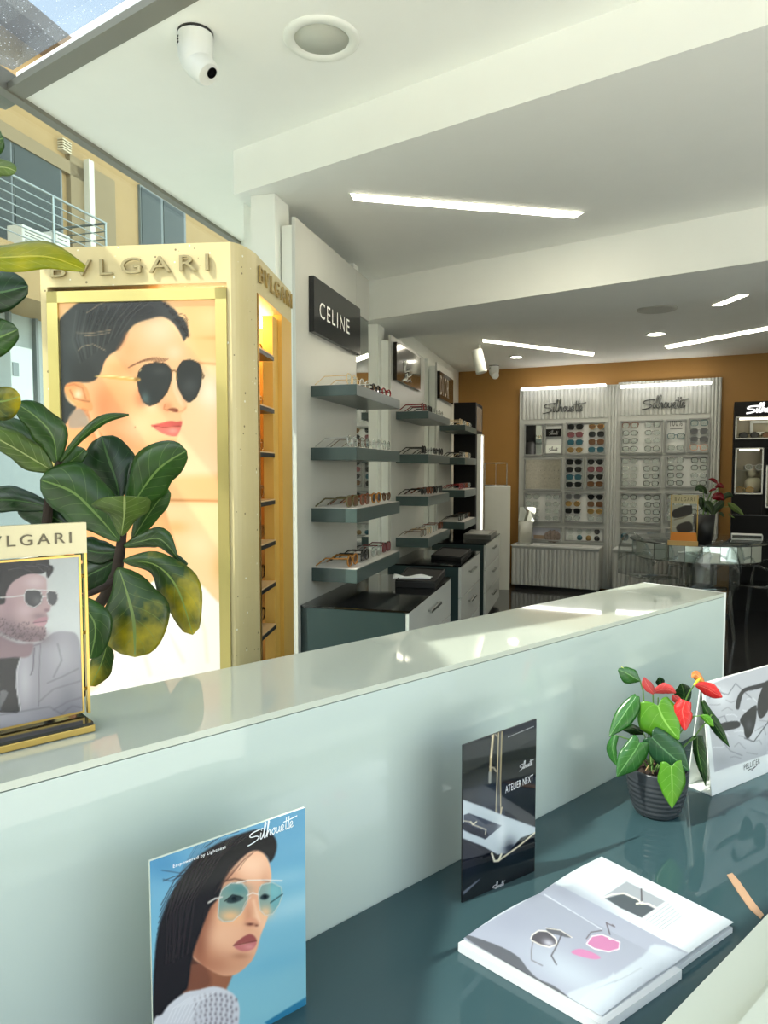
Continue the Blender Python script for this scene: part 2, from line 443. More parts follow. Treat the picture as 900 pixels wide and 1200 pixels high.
st(MB().prism([(-1.93, 1.21, rz - .05), (-1.71, 1.21, rz - .05), (-1.72, 2.36, rz - .05), (-1.94, 2.42, rz - .05)], (0, 0, .04)).build('added_shade_bar', mat('added_mask_grey', (74, 74, 70), .7)))  # opaque bar added overhead to cast a shade strip on the tower
# houses across the street, behind the viewer
for nm, a, b, h in (('facade_1', V((-14, -9, 0)), V((14, -12, 0)), 4.6),):
    MB().prism([a, b, b - UP.cross(b - a).normalized() * -3, a - UP.cross(b - a).normalized() * -3], UP * h).build(nm, mat('street_facade', (196, 186, 164), .8), kind='structure')
# ---- neighbouring building seen through the left glazing
FP = gz - WN * 7.0; FN = WN
beige = mat('facade_beige', (158, 132, 88), 0.8, var=0.06, scale=2)
beige2 = mat('facade_tan', (130, 114, 84), 0.8, var=0.05, scale=2)
winfr = mat('window_frame_grey', (98, 106, 106), 0.4)
darkgl = mat('dark_window_glass', (52, 60, 58), 0.3, 0, 0.2, var=0.0)
bld = thing('building', 'beige building with balcony and grey framed windows seen through the left glazing', 'building', FP + W * 2)
def fq(px, py, off=0.0): return onp(px, py, FP + FN * off, FN)
def fbox(mb, x0, y0, x1, y1, off0, off1):
    """box whose face shows the photograph rectangle x0..x1 (facade verticals) at heights read at x0"""
    a = fq(x0, y0, off1); b = fq(x1, y0, off1); zt = a.z; zb = fq(x0, y1, off1).z
    pts = [V((a.x, a.y, zb)), V((b.x, b.y, zb)), V((b.x, b.y, zt)), V((a.x, a.y, zt))]
    mb.prism(pts, FN * (off0 - off1)); return mb
FL = FP - W * 9; FR = FP + W * 22
MB().prism([FL, FR, FR + UP * 9.0, FL + UP * 9.0], FN * -.3).build('wall', beige, bld)
MB().prism([FL + UP * 0, FR, FR + UP * 4.35, FL + UP * 4.35], FN * .12).build('base_storey', mat('facade_pale', (150, 160, 158), .7, var=.05), bld)
MB().prism([FL + UP * 8.9, FR + UP * 8.9, FR + UP * 9.2, FL + UP * 9.2], FN * .55).build('eaves', mat('eaves_brown', (120, 104, 84), .8), bld)
fbox(MB(), 82, 180, 134, 330, 0, .10).build('pilaster', beige2, bld)
fbox(MB(), -40, 116, 100, 134, 0, .10).build('lintel', beige2, bld)
def fwin(x0, y0, x1, y1, split):
    w = fbox(MB(), x0, y0, x1, y1, 0, .06).build('window', winfr, bld)
    e = 3.0
    for a, b in split:
        fbox(MB(), a + e * .6, y0 + e + (a - x0) * .6, b - e * .6, y1, .04, .075).build('pane', darkgl, w)
fwin(14, 150, 71, 330, [(14, 71)]); fwin(-45, 118, 12, 330, [(-45, 12)])
fwin(164, 216, 217, 330, [(164, 190), (190, 217)])
fbox(MB(), 104, 186, 110, 300, .1, .22).build('downpipe', mat('pipe_grey', (196, 192, 178), .5), bld)
v = MB()
for k in range(5): fbox(v, 73.5, 161 + k * 3, 84, 162.6 + k * 3, .0, .12)
v.build('vent_grille', mat('vent', (190, 178, 150), .6), bld)
fwin(-30, 318, 8, 420, [(-30, 8)])
fbox(MB(), 12, 404, 37, 470, .12, .5).build('wall_unit', mat('unit_white', (196, 204, 200), .5), bld)
fbox(MB(), 15, 424, 22, 440, .505, .515).build('unit_badge', mat('unit_badge', (120, 132, 132), .5), bld)
for x_ in (9, 40): fbox(MB(), x_, 320, x_ + 3, 520, .12, .2).build('shopfront_post', winfr, bld)
# balcony slab + railing
ba = onp(20, 207, FP + FN * 1.2, FN); bb_ = onp(126, 262, FP + FN * 1.2, FN); zr = ba.z
bE = V((bb_.x, bb_.y, 0)); bS = bE - W * 12
MB().prism([bS + UP * (zr - 1.0), bE + UP * (zr - 1.0), bE + UP * (zr - 1.75), bS + UP * (zr - 1.75)], FN * -1.18).build('balcony_slab', beige, bld)
rail = MB()
railm = mat('railing_steel', (150, 160, 158), .35, .6)
for k in range(7):
    z = zr - k * .14; rail.tube([bS + UP * z - FN * .03, bE + UP * z - FN * .03, bE + UP * z - FN * 1.1], .022 if k == 0 else .011, 6)
rail.build('railing', railm, bld)
for k in range(5):
    p = bE - W * (.02 + k * 1.3) - FN * .03; MB().tube([p + UP * (zr - 1.0), p + UP * zr], .022, 6).build('railing_post', railm, bld)
acm = mat('ac_white', (216, 216, 208), .5)
for i, (x0, y0, x1, lab) in enumerate([(26, 262, 60, 'white air conditioner unit standing behind the balcony railing, under the left window'), (66, 270, 82, 'smaller white air conditioner unit beside the downpipe on the balcony')]):
    a = onp(x0, y0, FP + FN * .9, FN); b = onp(x1, y0, FP + FN * .9, FN); z0 = zr - 1.0; z1 = max(a.z, z0 + .45)
    a = V((a.x, a.y, 0)); b = V((b.x, b.y, 0))
    ac = thing('air_conditioner', lab, 'air conditioner', V(((a.x + b.x) / 2, (a.y + b.y) / 2, z0)))
    MB().prism([a + UP * z0, b + UP * z0, b + UP * z1, a + UP * z1], FN * -.3).build('casing', acm, ac, bevel=.015)
    gq = MB(); cc = (a * .6 + b * .4) + FN * .005
    for k in range(9):
        z = z0 + .06 + k * (z1 - z0 - .12) / 8; L = (b - a) * .36; gq.tube([cc - L * .9 + UP * z, cc + L * .9 + UP * z], .006, 5)
    gq.build('fan_grille', mat('ac_grille', (120, 120, 116), .5), ac)
# ------------------------------------------------------------------ lights in the ceiling
tube_e = emat('lamp_diffuser', (255, 246, 220), 16.0)
down_e = emat('downlight_glow', (255, 248, 232), 40.0)
LIGHTS = [([(411, 226), (683, 248), (674, 254.5), (415, 233.5)], H2, 'long recessed strip light in the lowered ceiling nearest the street, behind the first ceiling step'),
          ([(566, 397.5), (696, 413), (695, 416.5), (566, 400)], H3, 'thin recessed strip light in the rear ceiling above the left fluted display'),
          ([(779, 405), (905, 381.5), (905, 385), (783, 408)], H3, 'long recessed strip light in the rear ceiling running to the right frame edge'),
          ([(835, 357.5), (866, 345), (877, 345), (845, 357.5)], H3, 'short recessed strip light near the beam in the rear ceiling')]
for pts, h, lab in LIGHTS:
    w = [atH(x, y, h) for x, y in pts]; c = sum(w, V()) / 4
    t = thing('strip_light', lab, 'ceiling light', c, 'linear ceiling lights')
    MB().prism([p + (p - c).normalized() * .012 + UP * -.004 for p in w], UP * .02).build('trim_frame', white, t)
    MB().prism([p + UP * -.006 for p in w], UP * .004).build('diffuser', tube_e, t)
def downlight(px, py, h, r, lit, lab):
    c = atH(px, py, h); t = thing('downlight', lab, 'ceiling light', c, 'round ceiling lights')
    M = Matrix.Translation(c)
    MB(M).lathe([(r, .01), (r, -.004), (r * .93, -.012), (r * .74, -.010), (r * .70, .004)], 40).build('ring', white, t)
    MB(M).lathe([(0.0005, -.001), (r * .715, -.001), (r * .715, .006)], 40).build('lens', down_e if lit else mat('frosted_lens', (196, 198, 186), .4), t)
downlight(377, 45.5, H1, .145, False, 'large unlit round downlight in the high front ceiling beside the security camera')
downlight(605, 418, H3, .09, True, 'lit round downlight above the left fluted display, beside the white spotlight')
downlight(769, 391, H3, .11, True, 'lit round downlight above the right fluted display')
c = atH(770, 362, H3); t = thing('ceiling_vent', 'flat round grey vent in the rear ceiling near the beam', 'vent', c)
MB(Matrix.Translation(c)).lathe([(.16, .01), (.16, -.008), (.13, -.012), (.0005, -.012)], 32).build('plate', mat('vent_plate', (196, 196, 186), .6), t)
# spotlight
c = atH(562, 404, H3); t = thing('spotlight', 'small white cylinder spotlight under the rear ceiling beside the wall', 'spotlight', c)
MB().tube([c + UP * .0, c - UP * .09], .012, 8).build('stem', white, t)
MB().tube([c - UP * .08 + V((-.03, .0, .02)), c - UP * .30 + V((.02, -.03, 0))], .06, 20).build('head', white, t)
# dome cameras
camw = mat('camera_white', (226, 228, 224), .35)
def dome(px, py, h, r, aim, lab):
    c = atH(px, py, h); t = thing('security_camera', lab, 'security camera', c)
    M = Matrix.Translation(c)
    MB(M).lathe([(.0005, .0), (r, 0), (r, -r * .14), (r * .97, -r * .16)], 36).build('base_gasket', satin, t)
    MB(M).lathe([(r * .99, -r * .12), (r * 1.0, -r * .9), (r * .96, -r * 1.35), (r * .78, -r * 1.85), (r * .45, -r * 2.2), (.0005, -r * 2.3)], 36).build('housing', camw, t)
    a = V(aim).normalized(); p0 = c - UP * r * 1.55 + a * r * .15
    MB().tube([p0, p0 + a * r * .95, p0 + a * r * 1.12], [r * .82, r * .74, r * .62], 28).build('eyeball', camw, t)
    MB().tube([p0 + a * r * 1.09 + V((r * .2, 0, r * .1)), p0 + a * r * 1.135 + V((r * .2, 0, r * .1))], r * .30, 24).build('lens', black, t)
    lb = MB()
    for k in range(5):
        q = math.radians(196 + k * 5); pz = -r * (.42 + .0 * k)
        for z in (0, .16, .32):
            a0 = V((math.cos(q) * r * 1.005, math.sin(q) * r * 1.005, pz - r * z)); lb.tube([c + a0, c + a0 - UP * r * .09], r * .025, 4)
    lb.build('label_marks', satin, t)
dome(229, 39, H1, .066, (.62, -.28, -.72), 'white dome security camera on the high front ceiling beside the unlit downlight')
dome(579, 428.5, H3, .065, (.1, -.9, -.5), 'small dark-eyed dome camera at the rear ceiling by the ochre wall')
# ------------------------------------------------------------------ partition ledge, display desk, sill
LA = atH(0, 918.5, LEDGE); LB = atH(851, 694.5, LEDGE)
L = (LB - LA); L.z = 0; L.normalize(); LN = V((L.y, -L.x, 0))      # along the ledge / towards the street
def marble(name, c, vein, rough):
    m = bpy.data.materials.new(name); MATS[name] = m; t = NT(m)
    b = t.n('ShaderNodeBsdfPrincipled', _Roughness=rough); b.inputs['Specular IOR Level'].default_value = .6
    tc = t.n('ShaderNodeTexCoord')
    n1 = t.n('ShaderNodeTexNoise', _Scale=1.6, _Detail=5.0, _Roughness=.6); t.l(tc.outputs['Object'], n1.inputs['Vector'])
    vv = t.math('ABSOLUTE', t.math('SUBTRACT', n1.outputs[0], 0.5))
    r = t.n('ShaderNodeMapRange'); r.inputs[1].default_value = 0.0; r.inputs[2].default_value = 0.006; r.inputs[3].default_value = .45; r.inputs[4].default_value = 0
    t.l(vv, r.inputs[0])
    n2 = t.n('ShaderNodeTexNoise', _Scale=.9); t.l(tc.outputs['Object'], n2.inputs['Vector'])
    g = t.n('ShaderNodeMapRange'); g.inputs[1].default_value = .58; g.inputs[2].default_value = .64; t.l(n2.outputs[0], g.inputs[0])
    t.l(t.mix(t.math('MULTIPLY', r.outputs[0], g.outputs[0]), rgb(*c), rgb(*vein)), b.inputs['Base Color'])
    t.l(b.outputs[0], t.out.inputs[0]); return m
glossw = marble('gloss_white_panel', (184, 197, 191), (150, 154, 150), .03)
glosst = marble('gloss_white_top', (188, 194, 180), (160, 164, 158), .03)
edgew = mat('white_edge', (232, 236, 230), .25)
LE = V((LB.x, LB.y, 0)); LS = LE - L * 2.9; WD = .27
ledge = thing('partition_ledge', 'glossy white partition with a flat ledge top dividing the window display from the shop', 'partition', LS)
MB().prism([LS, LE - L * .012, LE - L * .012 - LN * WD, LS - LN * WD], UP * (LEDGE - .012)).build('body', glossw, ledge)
sm = LB - LE; 
seam_s = (atH(809, 703.5, LEDGE) - LE).dot(L)
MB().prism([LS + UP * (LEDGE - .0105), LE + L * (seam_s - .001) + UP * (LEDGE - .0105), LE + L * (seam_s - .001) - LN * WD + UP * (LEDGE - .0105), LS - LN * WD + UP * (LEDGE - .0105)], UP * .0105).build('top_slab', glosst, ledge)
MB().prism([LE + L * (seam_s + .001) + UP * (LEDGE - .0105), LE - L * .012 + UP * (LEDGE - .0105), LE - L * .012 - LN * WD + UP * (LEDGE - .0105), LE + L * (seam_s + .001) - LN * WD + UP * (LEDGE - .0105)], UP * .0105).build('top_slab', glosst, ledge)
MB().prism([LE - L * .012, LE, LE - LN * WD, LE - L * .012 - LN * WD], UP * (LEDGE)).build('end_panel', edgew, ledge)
MB().prism([LE + L * (seam_s - .001) + LN * .0 + UP * (LEDGE - .004), LE + L * (seam_s + .001) + UP * (LEDGE - .004), LE + L * (seam_s + .001) - LN * WD + UP * (LEDGE - .004), LE + L * (seam_s - .001) - LN * WD + UP * (LEDGE - .004)], UP * .003).build('seam', satin, ledge)
# desk in front of it
f0 = atH(774, 1200, DESK); f1 = atH(900, 1073, DESK)
DW = ((f0 + f1) / 2 - LE).dot(LN)
deskm = mat('teal_glass_top', (52, 75, 79), .03, 0, .4, var=.01)
d0 = LS + L * .1; d1 = LE + L * .75
gap = LN * .002
desk = thing('display_desk', 'dark teal glass topped window display desk in front of the white partition', 'desk', (d0 + d1) / 2)
MB().prism([d0 + gap + UP * (DESK - .012), d1 + gap + UP * (DESK - .012), d1 + LN * DW + UP * (DESK - .012), d0 + LN * DW + UP * (DESK - .012)], UP * .012).build('glass_top', deskm, desk)
MB().prism([d0 + gap, d1 + gap, d1 + LN * (DW - .0), d0 + LN * (DW - .0)], UP * (DESK - .012)).build('cabinet_body', teal, desk)
cream = mat('cream_sill', (212, 218, 202), .35, var=.01)
s2 = atH(900, 1160, DESK + .03); SW = (s2 - LE).dot(LN)
MB().prism([d0 + LN * (DW + .002), d1 + LN * (DW + .002), d1 + LN * (SW + .1), d0 + LN * (SW + .1)], UP * (DESK + .004)).build('trim_3', cream, kind='structure')
MB().prism([d0 + LN * SW, d1 + LN * SW, d1 + LN * (SW + .1), d0 + LN * (SW + .1)], UP * .03).build('trim_4', cream, kind='structure').location.z = DESK + .004
# ------------------------------------------------------------------ showcards standing on the desk
printm = attrmat('gloss_print', .12, spec=.5)
printb = attrmat('black_gloss_print', .05, spec=.6)
matte = attrmat('satin_print', .4)
def card(name, lab, BL, BR, TL, TR, th, mats, painter, nu, nv, edge, back):
    n = (BR - BL).cross(TL - BL).normalized()
    t = thing(name, lab, 'showcard', (BL + BR) / 2)
    MB().prism([BL - n * .0003, BR - n * .0003, TR - n * .0003, TL - n * .0003], n * -th).build('board', edge, t)
    print_sheet('printed_face', mats, t, (BL, BR, TR, TL), nu, nv, painter)
    c = (BL * .5 + BR * .5) - n * th; w = (BR - BL).normalized() * .03; h = (TL - BL) * .62
    foot = c - n * .055; foot.z = c.z
    MB().prism([c - w + h, c + w + h, foot + w, foot - w], n * -.0015 if False else (BR - BL).normalized().cross((h)).normalized() * .0015).build('easel_strut', back, t)
    return t, n
def up(p, h): return V((p.x, p.y, p.z + h))
hcard = .295
# blue portrait card
BRs = atH(359, 1177.3, DESK + .0005); TRs = up(BRs, hcard)
dd = atH(187, 1006, DESK + hcard); dd = V((dd.x, dd.y, BRs.z)) - BRs; BLs = BRs + dd.normalized() * .225; TLs = up(BLs, hcard)
def S(x, y): return (170 + .2333 * x, 930 + .2333 * y)
def Sp(*a): return [S(*p) for p in a]
def paint_blue(P):
    P.grad(S(300, 50), (92, 146, 182), S(600, 1100), (132, 188, 204))
    P.blob(*S(760, 560), 60, 16, (176, 208, 216), .55, -.3); P.blob(*S(650, 850), 50, 12, (104, 166, 194), .5, -.3); P.blob(*S(720, 420), 40, 10, (150, 192, 208), .5, -.2)
    P.blob(*S(80, 350), 30, 20, (60, 120, 165), .6)
    hair = (34, 30, 34)
    # sweater and neck
    P.poly(Sp((150,700),(250,720),(270,860),(250,1000),(120,1040)), (34, 30, 34), 3); P.poly(Sp((90,960),(190,930),(210,1010),(120,1070)), (34, 30, 34), 3)
    P.poly(Sp((230,860),(430,880),(410,980),(395,1010),(200,1030)), (150, 96, 72), 3)
    P.poly(Sp((230,830),(300,860),(330,960),(200,1010)), (110, 66, 52), 6, .7)
    # face
    face_ = Sp((420,330),(560,280),(612,320),(634,400),(630,470),(632,540),(622,600),(606,650),(585,700),(572,745),(560,790),(535,840),(480,893),(430,914),(370,908),(290,860),(235,810),(250,680),(330,480))
    P.poly(face_, (222, 166, 134), 2); P.clip(face_)
    P.blob(*S(300, 800), 22, 26, (176, 112, 84), .8); P.blob(*S(360, 850), 26, 12, (160, 100, 76), .6)
    P.blob(*S(290, 620), 12, 30, (150, 92, 70), .8); P.blob(*S(380, 720), 26, 22, (228, 178, 146), .8)
    P.blob(*S(530, 360), 24, 16, (240, 196, 166), .9); P.blob(*S(600, 660), 6, 16, (238, 194, 162), .6)
    P.blob(*S(470, 850), 16, 8, (206, 148, 116), .7); P.blob(*S(420, 420), 14, 12, (186, 128, 100), .6)
    P.blob(*S(320, 560), 10, 50, (128, 78, 60), .7, .3); P.blob(*S(270, 760), 10, 26, (140, 86, 66), .8); P.blob(*S(600, 480), 5, 20, (200, 144, 116), .5); P.blob(*S(560, 620), 7, 10, (236, 190, 158), .6)
    P.clip()
    # hair
    P.poly(Sp((40,980),(50,800),(66,690),(110,560),(150,470),(200,400),(250,330),(330,270),(420,225),(500,195),(570,178),(620,190),(655,225),(662,270),(650,315),(628,345),(612,318),(580,290),(540,288),(500,312),(450,360),(415,405),(392,450),(372,520),(330,570),(300,640),(270,720),(245,790),(232,850),(222,930),(205,990),(150,1005),(120,1080),(90,1140),(40,1160)), hair, 2.5)
    for k in range(6): P.line(Sp((250 - k*26, 330 + k*40), (150 - k*14, 430 + k*44), (80 - k*4, 560 + k*30)), 1.0, hair, .8, 1.4)
    for k in range(26):
        q = k / 25.0
        P.line(Sp((560 - 300*q, 190 + 60*q), (400 - 240*q, 300 + 130*q), (260 - 150*q, 520 + 100*q), (200 - 90*q + 20*math.sin(k), 800 + 60*q)), .7, (62, 52, 54) if k % 3 else (18, 16, 20), .45, 1.2)
    for a in (((90,440),(150,415),(240,400)), ((84,385),(180,400),(260,350)), ((300,270),(380,215),(470,190)), ((90,430),(130,440),(220,390))): P.line(Sp(*a), .8, hair, .8, 1)
    for k in range(9): P.line(Sp((560 - k*16, 285 + k*8), (500 - k*14, 330 + k*14), (425 - k*9, 420 + k*10)), .6, (86, 58, 50), .5, 1)
    P.line(Sp((540,300),(500,340),(470,385)), .7, (110, 74, 60), .7)
    # brow, eyes through tinted lenses
    P.line(Sp((400,440),(450,428),(505,440)), 2.0, (70, 48, 42), .75, 2); P.line(Sp((590,435),(620,440)), 1.6, (70, 48, 42), .6, 2)
    lensL = Sp((372,530),(385,485),(430,450),(490,452),(520,490),(512,550),(485,600),(440,640),(395,644),(366,620)); lensR = Sp((568,500),(585,458),(640,446),(684,470),(690,510),(672,560),(640,605),(605,612),(578,585))
    P.poly(lensL, (88, 140, 142), 1.2, .75); P.poly(lensR, (96, 150, 152), 1.2, .7)
    P.blob(*S(430, 615), 15, 8, (232, 176, 128), .85); P.blob(*S(605, 595), 8, 7, (236, 184, 140), .8); P.blob(*S(470, 480), 14, 7, (70, 122, 126), .6); P.blob(*S(650, 490), 9, 9, (130, 184, 190), .6)
    P.poly(Sp((408,538),(440,512),(478,514),(490,530),(450,548),(420,550)), (40, 52, 56), 2, .9); P.blob(*S(447, 528), 3.2, 2.8, (12, 20, 24), .95)
    P.line(Sp((400,540),(440,508),(492,522)), 1.3, (22, 28, 32), .8)
    P.poly(Sp((578,520),(600,504),(624,514),(610,530),(586,532)), (40, 52, 56), 2, .9); P.blob(*S(602, 518), 2.6, 2.4, (12, 20, 24), .95)
    met = (214, 206, 200)
    P.line(lensL + [lensL[0]], .9, met, .8); P.line(lensR + [lensR[0]], .9, met, .75)
    P.line(Sp((462,448),(520,436),(600,434),(688,438)), 1.3, (226, 222, 216), .95); P.line(Sp((512,512),(540,498),(572,508)), 1.2, (226, 222, 216), .9)
    P.line(Sp((318,548),(350,528),(386,520)), 2.0, (200, 196, 190), .9); P.line(Sp((630,548),(690,505)), 1.6, (46, 70, 74), .8)
    P.line(Sp((490,580),(505,545),(530,520)), .8, met, .7)
    # nose, mouth
    P.line(Sp((545,540),(560,600),(572,640)), 2.2, (240, 200, 170), .7, 4); P.blob(*S(520, 610), 6, 14, (190, 128, 98), .6)
    P.poly(Sp((500,640),(535,622),(568,640),(560,668),(515,664)), (214, 150, 120), 3, .8); P.blob(*S(528, 656), 4.5, 1.8, (84, 44, 38), .9); P.blob(*S(560, 662), 2.2, 1.4, (100, 56, 46), .8)
    P.poly(Sp((444,762),(478,730),(520,706),(545,712),(560,735),(540,745),(490,752)), (150, 80, 78), 1.6); P.poly(Sp((448,766),(500,756),(558,742),(548,775),(510,792),(470,786)), (190, 112, 112), 1.6)
    P.line(Sp((444,764),(500,752),(560,740)), 1.1, (96, 46, 48), .9); P.blob(*S(525, 770), 6, 3, (216, 146, 146), .7); P.blob(*S(480, 815), 10, 4, (150, 96, 74), .5)
    # knit
    P.poly(Sp((50,1130),(84,1110),(120,1060),(200,1000),(270,985),(345,968),(410,985),(455,1020),(474,1075),(470,1160),(460,1250),(60,1250)), (206, 206, 214), 2.5)
    for i in range(9):
        for j in range(11):
            x = 250 + i * 26 + (j % 2) * 6; y = 1010 + j * 24 + (i - 4) * (i - 4) * 1.6
            if x < 462: P.blob(*S(x, y), 1.6, 2.3, (120, 112, 122) if i > 1 else (150, 146, 156), .8)
    for k in range(7): P.line(Sp((110 + k*18, 1150), (140 + k*22, 1080 - k*6), (230 + k*20, 1020 - k*4)), .8, (232, 232, 238), .7)
    P.poly(Sp((600,1150),(810,1020),(812,1070),(660,1200)), (34, 110, 150), 2, .85, smooth=False)
    P.poly(Sp((640,1180),(812,1064),(812,1200)), (22, 46, 60), 2, .9, smooth=False)
scard, ns = card('showcard', 'blue portrait showcard of a dark-haired woman in rimless tinted sunglasses and white knit', BLs, BRs, TLs, TRs, .004, printm, paint_blue, 190, 250, cream, white)
def quad_at(pl_o, n, *pp): return [onp(x, y, pl_o, n) for x, y in pp]
prw = mat('white_ink', (240, 244, 246), .4, var=0)
lg = MB(); q = quad_at(BLs, ns, S(515, 262), S(762, 165), S(505, 185)); script_logo(lg, q[0], q[1], q[2] + (q[0] - onp(*S(505, 268), BLs, ns)), .0007, .0006)
lg.build('logo', prw, scard); lg = MB()
text_quad(lg, 'Empowered by Lightness', *quad_at(BLs, ns, S(140, 378), S(404, 278), S(140, 356)), off=.0006)
lg.build('slogan', prw, scard)
# black card
BLa = atH(541.5, 1058, DESK + .0005); BRa = atH(626.5, 1021, DESK + .0005); TLa = up(BLa, .290); TRa = up(BRa, .302)
def A(x, y): return (520 + .2251 * x, 820 + .2251 * y)
def Ap(*a): return [A(*p) for p in a]
def paint_black(P):
    P.fill((9, 13, 22)); P.poly(Ap((90,225),(500,60),(500,190),(100,390)), (40, 42, 44), 2, .9, smooth=False); P.blob(*A(250, 560), 18, 28, (30, 40, 60), .7); P.blob(*A(130, 860), 12, 20, (28, 30, 44), .8)
    P.poly(Ap((180,480),(210,410),(262,390),(270,520),(200,560)), (16, 26, 40), 2, .8); P.line(Ap((174,520),(190,430),(240,385)), .8, (40, 48, 52), .8)
    P.line(Ap((258,180),(246,300),(240,430)), 2.6, (176, 160, 124), .95); P.line(Ap((256,180),(246,300)), .9, (240, 230, 200), .8); P.line(Ap((240,350),(262,355),(272,372)), 1.8, (160, 150, 130), .9)
    P.line(Ap((240,380),(240,428)), 3.2, (120, 122, 120), .9)
    for x, c in ((286, (206, 190, 150)), (296, (84, 84, 82)), (303, (190, 172, 130))): P.line(Ap((x, 155), (x - 8, 420), (x - 14 if x < 300 else x - 6, 600)), 1.2, c, .9)
    P.line(Ap((303,560),(294,610),(282,630)), 1.2, (206, 190, 150), .9)
    P.line(Ap((250,190),(262,170),(278,190)), 1.4, (190, 180, 160), .8)
    # white tabletop with dark sunglasses print
    P.poly(Ap((100,520),(200,556),(330,610),(490,668),(480,690),(400,720),(330,800),(280,806),(200,760),(96,720)), (176, 186, 192), 1.5, 1, smooth=False)
    P.poly(Ap((104,600),(132,590),(302,655),(215,728),(160,700),(104,680)), (56, 62, 76), 1, 1, smooth=False); P.poly(Ap((104,640),(150,660),(224,690),(214,722),(104,678)), (20, 24, 34), 1.2)
    P.line(Ap((104,630),(140,636),(152,650),(220,676),(216,700)), 1.0, (216, 206, 180), .95); P.line(Ap((140,636),(152,650),(170,636)), 1.4, (226, 214, 186), .95)
    P.blob(*A(345, 780), 9, 13, (24, 30, 44), .9); P.blob(*A(300, 690), 5, 22, (214, 220, 222), .5)
    P.line(Ap((250,800),(264,840),(285,838),(300,805)), 2.2, (226, 220, 196), .95); P.line(Ap((285,838),(380,770),(478,690)), 1.8, (216, 206, 178), .95)
    P.poly(Ap((100,1000),(190,930),(180,945),(104,1016)), (120, 126, 140), 1.2, .8, smooth=False)
acard, na = card('showcard', 'tall glossy black showcard with white capital lettering beside the open magazine', BLa, BRa, TLa, TRa, .003, printb, paint_black, 110, 230, satin, satin)
lg = MB(); q = quad_at(BLa, na, A(392, 372), A(466, 340), A(392, 330)); script_logo(lg, q[0], q[1], q[2], .0004, .0006)
lg.build('logo', mat('grey_ink', (206, 208, 210), .4, var=0), acard); lg = MB()
q = quad_at(BLa, na, A(252, 1000), A(318, 968), A(252, 1000 - 40)); script_logo(lg, q[0], q[1], q[2], .0004, .0006)
lg.build('logo', MATS['grey_ink'], acard); lg = MB()
text_quad(lg, 'ATELIER NEXT', *quad_at(BLa, na, A(320, 486), A(464, 422), A(320, 450)), off=.0006)
lg.build('lettering', MATS['grey_ink'], acard); lg = MB()
text_quad(lg, 'Empowered by Lightness', *quad_at(BLa, na, A(334, 198), A(468, 142), A(334, 190)), off=.0006)
lg.build('slogan', MATS['grey_ink'], acard)
# ------------------------------------------------------------------ open magazine
zt = DESK + .017
MA = atH(543, 1100, zt); MBv = atH(705, 1004, zt); MC = atH(860, 1081, zt); MD = atH(705, 1191, zt)
mag = thing('magazine', 'open magazine lying on the desk showing sunglasses on a grey page', 'magazine', V(((MA + MC) / 2).xy.to_3d()) + UP * (DESK + .0005))
lift = lambda a, b: .007 * math.sin(math.pi * min(1, a * 2.0)) * (.55 + .45 * b) if a < .5 else .006 * math.sin(math.pi * (a - .5) * 2) * (.4 + .6 * b)
def m1(p, h): return V((p.x, p.y, DESK + h))
pg = mat('page_edges', (194, 198, 200), .6, var=.02)
mid_f = MA * .5 + MBv * .5; mid_n = MD * .5 + MC * .5
st_ = MB()
ins = .0
ex = (MD - MA).normalized() * .012
sdv = (MA - MBv).normalized() * .012
st_.prism([m1(MA, .0007) + sdv, m1(mid_f, .0007), m1(mid_n + ex, .0007), m1(MD + ex * .8, .0007) + sdv], UP * .0145)
st_.prism([m1(MBv - (MBv - mid_f) * .02, .0007), m1(MC - (MC - mid_n) * .02, .0007), m1(mid_n, .0007), m1(mid_f, .0007)], UP * .009)
st_.build('page_block', pg, mag)
def G1(x, y): return (530 + .2111 * x, 990 + .2111 * y)
def G2(x, y): return (690 + .2333 * x, 990 + .2333 * y)
def g1(*a): return [G1(*p) for p in a]
def g2(*a): return [G2(*p) for p in a]
